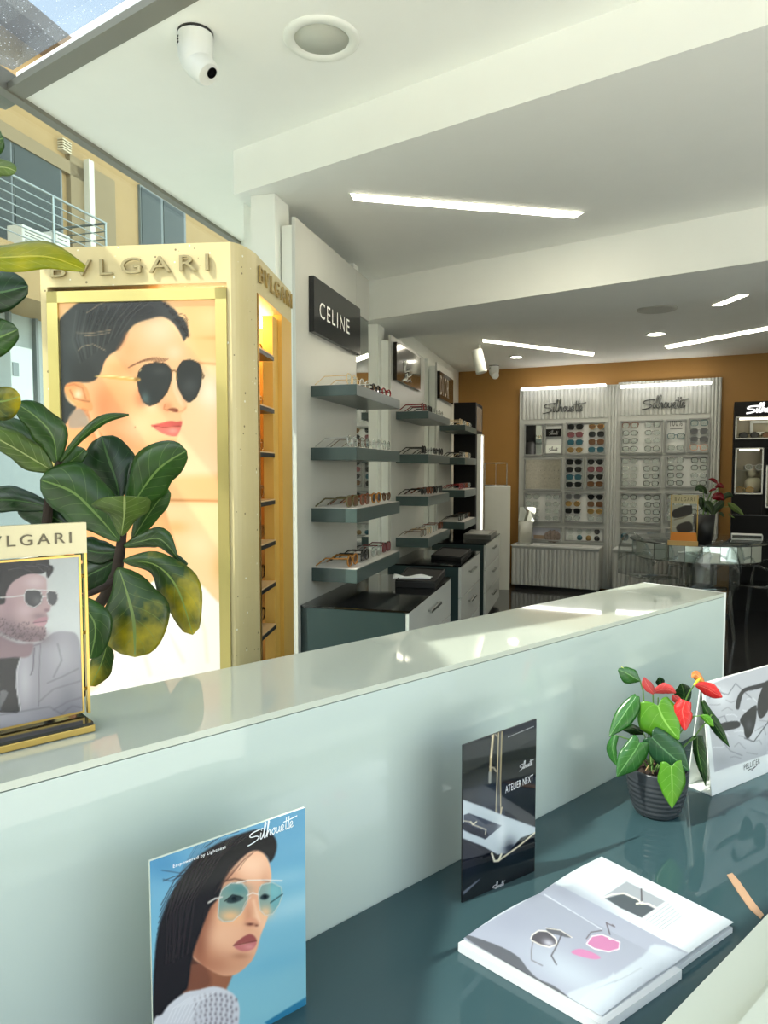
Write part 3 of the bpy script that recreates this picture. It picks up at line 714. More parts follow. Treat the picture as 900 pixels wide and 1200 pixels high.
def paint_mag(P):
    P.fill((196, 203, 206))
    grey = [(540, 1099), (651, 1035), (807, 1117), (705, 1195)]
    P.poly(grey, (146, 150, 163), 1, 1, smooth=False)
    P.blob(*G1(620, 250), 30, 10, (126, 130, 142), .7, .45); P.blob(*G1(800, 330), 36, 9, (140, 145, 160), .6, .5); P.blob(*G1(480, 250), 16, 7, (120, 124, 134), .5, -.5)
    P.blob(*G1(640, 700), 50, 16, (164, 172, 182), .9, .5); P.blob(*G1(340, 430), 24, 16, (140, 144, 158), .6)
    P.poly(g1((60,500),(120,510),(280,570),(370,625),(420,690),(480,745),(560,780),(640,840),(690,890),(560,830),(420,735),(240,620),(120,548)), (84, 86, 92), 1.2)
    P.poly(g1((640,830),(700,800),(860,740),(900,720),(900,900),(830,955),(690,880)), (172, 180, 188), 3, .9)
    P.poly(g2((270,560),(330,500),(480,540),(495,560),(300,680),(60,862),(-60,800),(60,700)), (174, 182, 190), 3, .9)
    P.poly(g2((30,725),(130,680),(145,684),(60,715)), (150, 158, 166), 1.5, .8); P.line(g2((130,690),(200,655),(262,618)), 1.3, (150, 156, 162), .8)
    P.line([(638, 1048), (705, 1089)], .9, (206, 210, 218), .8); P.poly(g1((570,213),(640,170),(760,100),(826,62),(800,130),(740,185),(640,225)), (190, 200, 200), 3, .7)
    # left pair
    P.poly(g1((440,515),(470,485),(520,482),(560,510),(578,545),(550,566),(500,560),(455,540)), (70, 66, 72), 1.2, .95); P.blob(*G1(535, 545), 7, 4, (176, 176, 186), .9, .4)
    P.line(g1((436,520),(445,500),(480,476),(530,480),(575,520),(580,552),(540,568),(490,556),(440,530)), 1.2, (226, 218, 204), .95)
    P.poly(g1((520,468),(540,460),(600,475),(662,510),(640,514),(590,502),(540,488)), (86, 86, 92), 1.2, .95); P.line(g1((520,462),(600,474),(664,514)), .9, (226, 218, 204), .9)
    P.line(g1((448,540),(438,590),(440,640),(500,670)), 1.4, (110, 108, 112), .9); P.line(g1((606,500),(575,570),(550,615),(578,664)), 1.6, (70, 66, 70), .9)
    # pink pair
    P.poly(g1((748,545),(775,512),(820,500),(900,525),(930,545),(920,580),(870,590),(800,575)), (180, 112, 150), 1.2, .95); P.poly(g1((660,598),(700,578),(760,590),(824,625),(790,636),(720,622)), (180, 112, 150), 1.2, .95)
    P.line(g1((745,550),(775,508),(830,498),(930,540),(925,578),(870,594),(790,578),(748,552)), 1.0, (238, 226, 222), .9); P.line(g1((745,520),(770,485),(830,476)), 1.3, (84, 74, 80), .9)
    P.line(g2((88,392),(106,450)), 1.4, (80, 70, 76), .9); P.line(g2((88,392),(130,412),(118,402)), 1.2, (80, 70, 76), .9); P.line(g2((100,465),(108,475)), 1.6, (236, 226, 222), .9)
    # inset picture
    P.poly(g2((65,264),(190,184),(384,284),(266,368)), (150, 154, 160), 1, 1, smooth=False); P.poly(g2((86,270),(170,246),(250,280),(330,322),(266,366),(160,318)), (74, 80, 86), 1.2, 1, smooth=False)
    P.line(g2((66,268),(120,248),(180,244),(250,276),(262,296),(300,296),(344,320)), 1.5, (232, 224, 206), .95); P.line(g2((264,222),(266,280)), 1.6, (70, 62, 66), .9); P.line(g2((240,296),(270,290)), 2, (240, 232, 214), .9)
    for k in range(6):
        a = G2(402 + k * 13 - 0, 296 + k * 12); b = G2(288 + k * 16, 380 + k * 9); P.line([a, b], .7, (120, 124, 130), .85)
    P.line(g2((585,340),(600,333)), .6, (160, 164, 170), .8)
print_sheet('printed_spread', matte, mag, (MD, MC, MBv, MA), 230, 170, paint_mag, bulge=lambda a, b: .0005 + lift(a, b) * .8)
# ------------------------------------------------------------------ tent sign with black sunglasses
FLb = atH(834, 933, DESK + .0005); FRd = atH(900, 905, DESK + .0005); fd = (FRd - FLb); fd.z = 0; fd.normalize()
BKb = atH(806.5, 921, DESK + .0005); bd = BKb - FLb; bd.z = 0; bdep = max(.055, bd.length); fnorm = V((-fd.y, fd.x, 0))
WP = .33
bk0 = FLb + fnorm * bdep; apx = atY(820, 801.5, (FLb + fnorm * bdep * .5).y); HP = apx.z - DESK
a0 = FLb + fnorm * bdep * .5; a0 = V((a0.x, a0.y, DESK + HP)); 
tent = thing('tent_sign', 'white tent sign with a photo of black sunglasses standing behind the potted anthurium', 'sign', FLb + fd * WP / 2)
pn = fd.cross(a0 - FLb).normalized()
MB().prism([FLb, FLb + fd * WP, a0 + fd * WP, a0], pn * -.003).build('front_panel', edgew, tent)
MB().prism([bk0, bk0 + fd * WP, a0 + fd * WP + fnorm * .003, a0 + fnorm * .003], UP.cross(fd) * .003).build('back_panel', edgew, tent)
MB().prism([FLb + fnorm * .002, FLb + fd * WP + fnorm * .002, bk0 + fd * WP, bk0], UP * .003).build('base_panel', edgew, tent)
def T(x, y): return (790 + .275 * x, 770 + .275 * y)
def Tp(*a): return [T(*p) for p in a]
def paint_tent(P):
    P.fill((226, 230, 230)); 
    pic = Tp((130,125),(260,76),(440,10),(640,-60),(640,360),(440,400),(172,490),(165,420))
    P.poly(pic, (176, 178, 184), 1, 1, smooth=False)
    P.blob(*T(200, 170), 12, 12, (214, 216, 220), .9); P.blob(*T(330, 330), 20, 14, (206, 208, 214), .8); P.blob(*T(200, 440), 14, 9, (150, 152, 158), .6)
    for k in range(26):
        x = 150 + (k * 53) % 300; y = 140 + (k * 89) % 290
        P.line(Tp((x, y), (x + 18 + (k * 7) % 22, y - 26 + (k * 11) % 40), (x + 46, y - 8 + (k * 5) % 26)), .8, (118, 120, 128) if k % 2 else (232, 234, 238), .7)
    P.line(Tp((150,175),(190,150),(230,160),(262,112),(300,150),(330,175)), .9, (70, 72, 80), .7); P.line(Tp((160,270),(215,250),(230,290),(180,330),(240,400),(290,420)), .9, (90, 92, 100), .7)
    P.poly(Tp((262,215),(272,165),(300,132),(350,118),(392,106),(394,122),(350,138),(300,150),(284,190),(276,222)), (24, 25, 30), 1)
    P.poly(Tp((356,190),(368,150),(390,104),(410,110),(412,180),(396,235),(370,262),(356,240)), (20, 21, 26), 1)
    P.poly(Tp((280,270),(300,240),(345,205),(352,222),(348,270),(335,320),(314,348),(300,330),(296,300)), (20, 21, 26), 1); P.poly(Tp((196,284),(270,272),(280,296),(240,310),(204,312)), (26, 27, 32), 1)
    P.line(Tp((345,215),(360,230),(372,250)), 1.6, (40, 42, 48)); P.line(Tp((300,346),(340,360),(420,250)), 1, (44, 46, 52), .9); P.blob(*T(320, 290), 4, 6, (84, 88, 96), .6)
FTL = a0 + pn * .0005; FT0 = FLb + pn * .0005
print_sheet('printed_face', matte, tent, (FT0, FT0 + fd * WP, FTL + fd * WP, FTL), 150, 130, paint_tent)
lg = MB(); text_quad(lg, 'PELLICER', *quad_at(FLb, pn, T(296, 482), T(364, 452), T(296, 458)), off=.001)
lg.tube(quad_at(FLb + pn * .001, pn, T(314, 484), T(328, 476), T(340, 474), T(352, 462)), .0006, 5); lg.tube(quad_at(FLb + pn * .001, pn, T(320, 476), T(332, 482), T(344, 466)), .0006, 5)
lg.build('lettering', mat('dark_ink', (50, 50, 54), .5, var=0), tent)
# beige strip shaped in place of a reflection on the desk
w = [atH(x, y, DESK + .0005) for x, y in ((852, 1026), (858, 1024), (866, 1033), (882, 1056), (895, 1073), (891.5, 1077), (878, 1065), (864, 1045))]
c = sum(w, V()) / len(w)
refl_strip = MB().prism(w, UP * .002).build('reflection_strip', mat('reflection_beige', (178, 142, 112), .5), loc=c)
tag(refl_strip, 'thin pale strip standing for a reflection on the teal desk right of the magazine', 'strip')
# ------------------------------------------------------------------ framed sunglasses portrait standing on the ledge
gq0 = atH(112, 857, LEDGE + .001)
GA = gq0 - L * .40; 
gy = gq0
dsp = thing('portrait_display', 'gold framed display with a pale portrait of a man in aviators, standing on the ledge', 'display stand', gq0 - L * .2)
MB().prism([GA, gq0, gq0 - LN * .075, GA - LN * .075], UP * .010).build('base_front_edge', gold, dsp, bevel=.001)
MB().prism([GA + UP * .0101 - LN * .002, gq0 + UP * .0101 - LN * .002 - L * .002, gq0 + UP * .0101 - LN * .073 - L * .002, GA + UP * .0101 - LN * .073], UP * .004).build('base_top', mat('bronze_glass', (60, 58, 50), .08, .6, var=0), dsp)
pl = gq0 - LN * .045                                    # plane of the frame
def onG(x, y, o=0.0): return onp(x, y, pl + LN * o, LN)
pr = onG(103, 700); sR = (pr - pl).dot(L); zT = onG(98, 612).z
sL = sR - .335
def gp(s, z, o=0.0): return V((pl.x, pl.y, 0)) + L * s + LN * o + UP * z
for s in (sL, sR - .008): MB().prism([gp(s + .004 * (s > sL), LEDGE + .015), gp(s + .004 + .004 * (s > sL), LEDGE + .015), gp(s + .004 + .004 * (s > sL), zT), gp(s + .004 * (s > sL), zT)], LN * -.008).build('frame_post', gold, dsp)
zh = onG(98, 648).z
MB().prism([gp(sL, zh, .001), gp(sR, zh, .001), gp(sR, zT, .001), gp(sL, zT, .001)], LN * -.012).build('header_plate', mat('champagne_plate', (196, 186, 150), .3, .25), dsp)
q0 = onG(12.5, 637.5, .002); q1 = onG(84, 636, .002); ht = onG(84, 623.5, .002).z - q1.z
wl = (q1 - q0).length * 7 / 4.55; qL = q1 - L * wl
lg = MB(); text_quad(lg, 'BVLGARI', qL, q1, qL + UP * ht, off=.0, ext=.001, spacing=1.35); lg.build('lettering', mat('bronze_letters', (92, 84, 66), .35, .4), dsp)
bs1 = (onG(92, 700) - pl).dot(L); bs0 = sL + .02
zb0 = LEDGE + .022; zb1 = onG(92, 652).z
MB().prism([gp(bs0, zb0, .004), gp(bs1, zb0, .004), gp(bs1, zb1, .004), gp(bs0, zb1, .004)], LN * -.006).build('picture_board', edgew, dsp)
def M_(x, y): return (.2415 * x, 600 + .2415 * y)
def Mp(*a): return [M_(*p) for p in a]
def paint_man(P):
    P.grad(M_(240, 240), (178, 182, 180), M_(380, 560), (208, 212, 210)); P.noise(.004)
    jk = (152, 148, 156)
    P.poly(Mp((-400,1100),(-400,600),(0,620),(120,640),(200,630),(260,585),(330,580),(375,600),(392,700),(398,1000),(380,1060),(0,1100)), jk, 2)
    P.blob(*M_(300, 700), 16, 26, (178, 176, 182), .8); P.blob(*M_(330, 900), 12, 26, (122, 120, 130), .6); P.blob(*M_(120, 820), 8, 30, (186, 184, 190), .8); P.blob(*M_(40, 1010), 40, 10, (172, 170, 178), .8)
    P.poly(Mp((-300,700),(0,705),(70,700),(104,690),(80,770),(78,850),(96,966),(0,972),(-300,980)), (30, 30, 34), 1.5)
    P.line(Mp((104,690),(84,760),(80,850),(100,966)), 1.6, (196, 194, 198), .9); P.line(Mp((160,650),(196,640),(190,760),(188,940)), 1.4, (116, 112, 122), .8); P.line(Mp((166,660),(160,760),(150,790)), 1.5, (90, 86, 96), .8)
    for a in (((230,830),(300,800),(380,760)), ((190,920),(260,860),(390,820)), ((260,960),(330,920),(395,900)), ((300,980),(350,940),(398,950)), ((0,985),(120,965),(240,945),(330,1000)), ((280,640),(300,720),(260,800))): P.line(Mp(*a), 1.6, (110, 106, 116), .55, 2)
    P.poly(Mp((0,870),(40,876),(10,940),(0,960)), (120, 120, 124), 1.5, .8)
    skin = (172, 144, 146)
    P.poly(Mp((-60,560),(0,600),(90,640),(160,640),(140,700),(60,705),(-60,700)), (136, 112, 118), 3)
    P.poly(Mp((-80,420),(0,380),(60,320),(130,290),(215,315),(226,345),(228,385),(240,430),(246,462),(240,480),(226,488),(232,510),(228,535),(218,550),(224,580),(218,605),(190,625),(130,630),(60,608),(0,575),(-80,520)), skin, 1.5)
    P.blob(*M_(170, 340), 12, 8, (200, 178, 178), .8); P.blob(*M_(120, 480), 12, 10, (196, 170, 172), .7); P.blob(*M_(40, 450), 10, 14, (150, 122, 130), .6)
    P.blob(*M_(120, 600), 26, 9, (104, 84, 92), .8, .1); P.blob(*M_(30, 560), 16, 14, (112, 92, 100), .7, .4); P.blob(*M_(200, 600), 7, 6, (112, 92, 98), .7); P.blob(*M_(190, 505), 9, 4, (128, 104, 110), .7)
    rb_ = random.Random(3)
    for k in range(330):
        x = rb_.uniform(-30, 222); y = rb_.uniform(535, 628) + max(0, 60 - x) * -.45
        if x > 150 and y < 560 and rb_.random() < .8: continue
        P.blob(*M_(x, y), .6, .8, (66, 54, 60), .5)
    P.poly(Mp((-80,260),(0,236),(215,222),(240,255),(256,262),(258,285),(236,318),(226,312),(222,290),(200,300),(140,300),(90,320),(50,352),(28,400),(24,440),(0,450),(-80,470)), (28, 26, 30), 1.5)
    for a in (((180,250),(230,262),(240,290)), ((120,260),(180,262),(210,290)), ((40,280),(100,270),(150,290))): P.line(Mp(*a), .9, (84, 80, 84), .7)
    P.poly(Mp((118,400),(130,378),(165,374),(196,384),(206,410),(196,444),(165,464),(135,452),(120,430)), (58, 58, 62), 1); P.poly(Mp((226,395),(240,382),(268,384),(282,404),(276,440),(255,458),(236,444),(228,420)), (74, 74, 78), 1)
    P.blob(*M_(180, 430), 5, 5, (110, 108, 110), .6)
    ring = (206, 204, 200)
    for poly in (((118,400),(130,378),(165,374),(196,384),(206,410),(196,444),(165,464),(135,452),(120,430),(118,400)), ((226,395),(240,382),(268,384),(282,404),(276,440),(255,458),(236,444),(228,420),(226,395))): P.line(Mp(*poly), 1.0, ring, .95)
    P.line(Mp((130,378),(200,378),(240,380),(270,384)), 1.0, ring, .95); P.line(Mp((0,415),(60,412),(118,404)), 1.6, (196, 192, 188), .95); P.line(Mp((206,412),(226,408)), 1.2, ring, .9)
    P.c *= .88
    P.blob(*M_(226, 476), 3, 2, (110, 84, 90), .8); P.poly(Mp((160,536),(190,514),(228,510),(226,528),(190,538)), (150, 112, 120), 1.2); P.poly(Mp((166,540),(226,530),(214,552),(186,554)), (164, 126, 132), 1.2); P.line(Mp((160,538),(226,530)), .9, (90, 66, 74), .9)
print_sheet('printed_portrait', attrmat('portrait_print', .2), dsp, (gp(bs0, zb0, .0046), gp(bs1, zb0, .0046), gp(bs1, zb1, .0046), gp(bs0, zb1, .0046)), 190, 220, paint_man)
eb = MB()
for (s0_, s1_, z0_, z1_) in ((bs0 - .003, bs0, zb0, zb1), (bs1, bs1 + .003, zb0, zb1), (bs0 - .003, bs1 + .003, zb0 - .003, zb0), (bs0 - .003, bs1 + .003, zb1, zb1 + .003)):
    eb.prism([gp(s0_, z0_, .0055), gp(s1_, z0_, .0055), gp(s1_, z1_, .0055), gp(s0_, z1_, .0055)], LN * -.009)
eb.build('gold_rim', gold, dsp)
for zz in (zb0 + .03, (zb0 + zb1) / 2, zb1 - .03): MB().tube([gp(bs1 + .001, zz, 0), gp(sR - .004, zz, -.004)], .003, 8).build('pin', gold, dsp); MB().tube([gp(bs0 - .001, zz, 0), gp(sL + .004, zz, -.004)], .003, 8).build('pin', gold, dsp)
# ------------------------------------------------------------------ tower with lightbox poster
TH = 2.2
tf = atH(270, 283.5, TH); tl = atH(46, 291, TH)
tx = (tf - tl); tx.z = 0; tx.normalize()
tb = atH(341, 342, TH)
tc1 = atH(284, 285, TH); tc2 = atH(300, 297.5, TH)
tl.z = tf.z = tb.z = tc1.z = tc2.z = 0
# where the flank, at 15 cm behind the corner, starts
tn = V((tx.y, -tx.x, 0))                      # towards the camera
flank = (tb - tc2).normalized()
stone = bpy.data.materials.new('terrazzo'); MATS['terrazzo'] = stone
_t = NT(stone); _b = _t.n('ShaderNodeBsdfPrincipled', _Roughness=.38); _tc = _t.n('ShaderNodeTexCoord')
_v = _t.n('ShaderNodeTexVoronoi', _Scale=46.0); _t.l(_tc.outputs['Object'], _v.inputs['Vector'])
_w = _t.n('ShaderNodeTexNoise', _Scale=9.0); _t.l(_tc.outputs['Object'], _w.inputs['Vector'])
_sx = _t.n('ShaderNodeSeparateColor'); _t.l(_v.outputs['Color'], _sx.inputs[0])
_rad = _t.math('MULTIPLY_ADD', _sx.outputs[0], .16, .02)
_m = _t.math('MULTIPLY', _t.math('LESS_THAN', _v.outputs[0], _rad), _t.math('GREATER_THAN', _sx.outputs[1], .25))
_bs = _t.mix(_w.outputs[0], rgb(202, 184, 134), rgb(212, 196, 148))
_ch = _t.mix(_t.math('GREATER_THAN', _sx.outputs[2], .6), rgb(128, 112, 76), rgb(236, 232, 214))
_t.l(_t.mix(_m, _bs, _ch), _b.inputs['Base Color']); _t.l(_b.outputs[0], _t.out.inputs[0])
tower = thing('display_tower', 'terrazzo display tower with a backlit portrait poster and gold lined shelf niche', 'display tower', (tl + tf) / 2 - tn * .25)
# poster opening (world coordinates on the front face)
def onT(x, y, o=0.0): return onp(x, y, tl + tn * o, tn)
def tp(s, z, o=0.0): return V((tl.x, tl.y, 0)) + tx * s + tn * o + UP * z
pl0 = (onT(55.5, 345) - tl).dot(tx); pl1 = (onT(265.5, 334) - tl).dot(tx); ptop = (onT(160, 339.5)).z; pbot = .62
rs = (tf - tl).dot(tx)
body = MB()
dep = (tb - tc2).length
bkl = tl - tn * (dep + .05); bkr = tb
# shell: header, left stile, right stile with rounded corner, plinth, back, flank posts
def colm(pts, z0, z1): body.prism([V((p.x, p.y, z0)) for p in pts], UP * (z1 - z0))
hz = onp(297, 339, tc2, V((flank.y, -flank.x, 0))).z
cor = []
for k in range(7):
    u = k / 6; cor.append(tf * (1 - u) ** 2 + tc1 * 2 * u * (1 - u) + tc2 * u * u)
cor = [tf] + cor[1:]
colm([tl] + cor + [bkr, bkl], max(hz, ptop), TH)                       # header
body.build('header', stone, tower)
body = MB(); colm([tl, tl + tx * pl0, tl + tx * pl0 - tn * .05, tl - tn * .05], 0, max(hz, ptop)); colm([tl - tn * .05, tl + tx * .03 - tn * .05, bkl + tx * .03, bkl], 0, max(hz, ptop)); body.build('side_panel', stone, tower)
body = MB(); colm([tl + tx * pl1] + cor + [tc2 + flank * .004, tl + tx * pl1 - tn * .05], 0, max(hz, ptop)); body.build('corner_post', stone, tower)
body = MB(); colm([tl + tx * pl0, tl + tx * pl1, tl + tx * pl1 - tn * .05, tl + tx * pl0 - tn * .05], 0, pbot); body.build('plinth', stone, tower)
body = MB(); colm([bkl, bkr, bkr - tx * .02 + tn * .0, bkl + tn * .02], 0, max(hz, ptop)); body.build('back_panel', gold, tower)
# gold poster frame
gf = MB(); e = .034
for (s0_, s1_, z0_, z1_) in ((pl0, pl0 + e, pbot, ptop), (pl1 - e, pl1, pbot, ptop), (pl0, pl1, ptop - e, ptop), (pl0, pl1, pbot, pbot + e)):
    gf.prism([tp(s0_, z0_, .006), tp(s1_, z0_, .006), tp(s1_, z1_, .006), tp(s0_, z1_, .006)], tn * -.05)
gf.build('poster_frame', mat('pale_gold', (206, 190, 122), .3, .75, var=.02), tower)
def K(x, y): return (60 + .2444 * x, 330 + .2444 * y)
def Kp(*a): return [K(*p) for p in a]
def paint_poster(P):
    P.grad((200, 340), (242, 190, 128), (200, 560), (252, 214, 168))
    P.poly(Kp((600,60),(830,40),(830,380),(700,388)), (240, 186, 122), 14, .8, smooth=False); P.line(Kp((640,386),(720,390),(830,398)), 1.8, (190, 124, 72), .75, 2.5); P.blob(*K(780, 270), 20, 3, (226, 164, 98), .7)
    P.blob(*K(760, 540), 16, 24, (255, 236, 206), .9); P.blob(*K(700, 640), 26, 14, (252, 210, 160), .7); P.blob(*K(780, 180), 22, 14, (248, 204, 146), .7)
    # lower background: sandstone band, then bright garment
    P.poly([(150, 560), (275, 555), (275, 590), (200, 592), (150, 592)], (246, 190, 128), 10, .9, smooth=False); P.line([(190, 586), (240, 587), (275, 588)], 2.2, (186, 112, 58), .8, 3)
    P.poly([(140, 592), (275, 592), (275, 720), (140, 720)], (252, 218, 160), 12, .9, smooth=False)
    P.blob(232, 640, 16, 14, (255, 232, 180), .9); P.blob(205, 618, 16, 8, (240, 178, 104), .6); P.blob(262, 665, 12, 18, (244, 186, 112), .8); P.blob(195, 655, 26, 18, (250, 204, 136), .6)
    # neck and shoulder
    P.poly(Kp((90,640),(160,560),(300,760),(470,900),(600,1500),(-50,1500),(20,800)), (250, 176, 116), 4)
    P.blob(*K(240, 720), 18, 22, (244, 150, 92), .8); P.blob(*K(200, 690), 6, 24, (216, 120, 72), .7, -.5)
    P.poly(Kp((130,660),(190,650),(230,720),(240,770),(225,760),(190,700)), (255, 226, 180), 2, .7)
    P.poly([(60, 760), (100, 735), (150, 700), (200, 672), (232, 682), (256, 706), (280, 720), (280, 1100), (60, 1100)], (255, 252, 238), 3)
    P.poly([(90, 740), (130, 724), (135, 760), (120, 800), (104, 812), (90, 812)], (255, 214, 178), 6, .9)
    for a in (((180,720),(200,745),(215,775)), ((225,700),(240,740),(243,775)), ((150,745),(170,770),(176,790))): P.line(a, 3, (250, 234, 200), .6, 5)
    # face
    P.poly(Kp((170,470),(250,380),(300,320),(370,240),(450,180),(530,165),(580,190),(622,260),(640,310),(650,370),(640,420),(628,500),(640,560),(652,590),(645,612),(634,624),(622,640),(628,668),(622,690),(618,712),(610,742),(600,765),(604,800),(590,850),(540,900),(460,905),(380,870),(290,790),(220,700),(160,600)), (253, 196, 142), 1.6)
    P.blob(*K(520, 230), 20, 18, (255, 222, 180), .9); P.blob(*K(330, 420), 20, 12, (246, 164, 106), .8); P.blob(*K(280, 540), 20, 22, (247, 168, 108), .8); P.blob(*K(400, 690), 24, 16, (255, 208, 156), .8)
    P.blob(*K(480, 590), 9, 8, (255, 214, 170), .6); P.blob(*K(440, 820), 20, 12, (250, 182, 120), .8); P.blob(*K(370, 330), 10, 12, (248, 180, 122), .7); P.blob(*K(420, 560), 8, 12, (236, 150, 104), .6)
    P.poly(Kp((590,430),(605,440),(632,520),(648,580),(630,600),(600,560),(580,500)), (255, 212, 166), 3, .8); P.blob(*K(560, 600), 6, 6, (232, 146, 98), .7)
    P.blob(*K(330, 620), 16, 30, (240, 150, 96), .55, .4); P.blob(*K(250, 600), 12, 22, (236, 140, 88), .6); P.blob(*K(330, 760), 24, 10, (240, 150, 94), .6, .5); P.blob(*K(520, 560), 6, 10, (240, 164, 116), .5); P.blob(*K(590, 340), 9, 8, (255, 226, 186), .6); P.blob(*K(640, 540), 3, 14, (236, 156, 108), .6)
    # hair
    hair = (58, 62, 62)
    P.poly(Kp((20,215),(45,175),(90,130),(140,95),(190,68),(300,50),(480,56),(520,82),(548,108),(590,130),(610,160),(640,182),(652,215),(660,240),(648,270),(636,285),(628,268),(612,235),(590,205),(560,180),(520,168),(470,180),(420,195),(388,215),(362,250),(345,290),(320,325),(280,352),(255,385),(240,430),(215,468),(185,482),(150,484),(110,482),(75,495),(62,520),(72,560),(100,590),(120,605),(90,650),(60,690),(0,690),(0,240)), hair, 2)
    P.poly(Kp((90,640),(135,606),(170,640),(185,690),(150,700),(85,700)), (168, 150, 132), 4, .9)
    P.blob(*K(100, 300), 18, 22, (84, 92, 92), .6); P.blob(*K(250, 160), 24, 14, (40, 44, 46), .7); P.blob(*K(420, 130), 22, 10, (34, 36, 38), .8); P.blob(*K(70, 450), 8, 24, (66, 74, 76), .7)
    for k in range(22):
        q = k / 21; P.line(Kp((500 - 380*q, 80 + 60*q), (400 - 300*q, 150 + 130*q), (330 - 190*q, 250 + 140*q)), .8, (92, 96, 92) if k % 3 == 0 else (34, 36, 38), .5, 1.4)
    for a in (((120,245),(200,246),(285,232)), ((160,260),(220,255),(280,245)), ((130,330),(150,310),(200,300),(260,330)), ((170,150),(230,110),(300,80))): P.line(Kp(*a), .9, (196, 170, 134), .55)
    for k in range(9): P.blob(*K(545 + k * 13.5, 104 + k * 19 - (k % 2) * 6), 2.4, 2.2, (34, 32, 32), .85)
    for k in range(7): P.line(Kp((600 + k * 7, 150 + k * 18), (640 + k * 3, 160 + k * 17), (655, 185 + k * 14)), .8, (40, 36, 34), .8)
    P.line(Kp((362,250),(345,290),(322,322)), 3, (176, 110, 70), .5, 5)
    # ear
    P.poly(Kp((64,520),(72,492),(110,482),(150,488),(176,520),(188,560),(200,600),(190,622),(150,612),(110,585),(80,555)), (246, 168, 108), 1.5)
    P.line(Kp((72,500),(110,492),(150,510),(165,560)), 1.6, (196, 112, 66), .7, 2); P.blob(*K(130, 540), 5, 6, (255, 226, 184), .9); P.line(Kp((90,520),(110,560),(150,570),(182,575)), 1.4, (150, 84, 52), .7, 2); P.line(Kp((150,612),(172,620),(192,680)), 1.6, (170, 96, 60), .6, 3)
    # brow
    for k in range(16):
        x = 370 + k * 11; y = 410 - 34 * math.sin(min(1, k / 9) * 1.5) + max(0, k - 10) * 1.2; P.line(Kp((x, y + 3), (x + 26, y - 12)), 1.1, (92, 60, 42), .7, 1.2)
    # sunglasses
    LL = Kp((420,430),(445,402),(500,387),(550,395),(576,425),(576,470),(556,530),(515,578),(472,596),(442,575),(420,525),(412,470)); LR = Kp((603,425),(628,382),(668,374),(708,392),(724,435),(716,500),(696,552),(662,579),(636,560),(610,510),(600,460))
    P.blob(*K(430, 560), 6, 9, (226, 138, 88), .7)
    P.poly(LL, (52, 58, 58), 1.2); P.poly(LR, (50, 55, 55), 1.2); P.blob(*K(450, 560), 5, 7, (86, 112, 110), .7); P.blob(*K(520, 430), 9, 5, (68, 74, 74), .7); P.blob(*K(665, 500), 9, 10, (78, 84, 84), .6, .5)
    P.line(LL + LL[:1], 1.0, (54, 44, 38), .9); P.line(LR + LR[:1], 1.0, (54, 44, 38), .9)
    gd = (214, 172, 96)
    P.line(Kp((576,430),(590,426),(604,434)), 1.6, (120, 84, 50), .95); P.line(Kp((598,440),(604,470)), 1.1, gd, .9); P.line(Kp((724,440),(732,452),(728,462)), 2, (110, 90, 64), .9)
    P.poly(Kp((200,452),(260,448),(400,460),(428,465),(428,475),(400,480),(300,468),(240,460)), gd, 1, 1, smooth=False); P.line(Kp((215,452),(300,454),(395,464)), .9, (255, 236, 170), .9); P.blob(*K(410, 468), 2.6, 2.6, (150, 110, 60), .9); P.line(Kp((424,430),(430,422)), 1.2, (230, 200, 140), .9)
    # nose, lips
    P.line(Kp((545,590),(540,610),(560,618)), 1.4, (206, 112, 72), .7, 2); P.poly(Kp((560,612),(585,606),(608,612),(606,626),(585,624)), (120, 52, 34), 1.5, .85); P.line(Kp((608,626),(634,618),(646,604)), 1.2, (220, 132, 90), .6, 2)
    P.poly(Kp((478,690),(520,680),(570,668),(600,672),(626,670),(622,692),(580,696),(520,698)), (214, 94, 84), 1.4); P.poly(Kp((490,696),(550,702),(620,694),(612,724),(598,742),(560,738),(516,718)), (226, 116, 102), 1.4); P.line(Kp((480,691),(540,700),(622,692)), 1, (150, 52, 48), .85); P.blob(*K(585, 715), 6, 3, (250, 164, 146), .7)
    P.blob(*K(560, 770), 10, 4, (240, 160, 104), .7); P.blob(*K(402, 698), .8, .8, (130, 70, 46), .9)
print_sheet('lightbox_poster', attrmat('lightbox', .15, emit=.44), tower, (tp(pl0 + e, pbot + e, -.004), tp(pl1 - e, pbot + e, -.004), tp(pl1 - e, ptop - e, -.004), tp(pl0 + e, ptop - e, -.004)), 190, 380, paint_poster)
# front letters
lg = MB(); a0_, a1_ = onT(62, 326.5), onT(246, 317.5); hh = onT(246, 298.5).z - a1_.z
text_quad(lg, 'BVLGARI', a0_, a1_, a0_ + UP * hh, off=.004, ext=.009, spacing=1.4)
lg.build('front_lettering', mat('letter_champagne', (158, 144, 106), .3, .5), tower)
# flank niche: door opening with gold reveal and glass shelves
fn = V((flank.y, -flank.x, 0))
if fn.x < 0: fn = -fn
def onF(x, y, o=0.0): return onp(x, y, tc2 + fn * o, fn)
def fs(px): return (onp(px, 500, tc2, fn) - tc2).dot(flank)
def fp(s, z, o=0.0): return V((tc2.x, tc2.y, 0)) + flank * s + fn * o + UP * z
HZ = max(hz, ptop)
se = (tb - tc2).length
s_open0 = .008; s_post = fs(331) ; 
MB().prism([fp(s_post, 0), fp(se, 0), fp(se, 0, -.03), fp(s_post, 0, -.03)], UP * HZ).build('gold_post', mat('gold_post', (226, 180, 88), .42, .3, var=.03), tower)
MB().prism([fp(s_post - .075, 0, -.014), fp(s_post - .002, 0, -.014), fp(s_post - .002, 0, -.05), fp(s_post - .075, 0, -.05)], UP * (HZ - .02)).build('door_stile', MATS['gold_post'], tower)
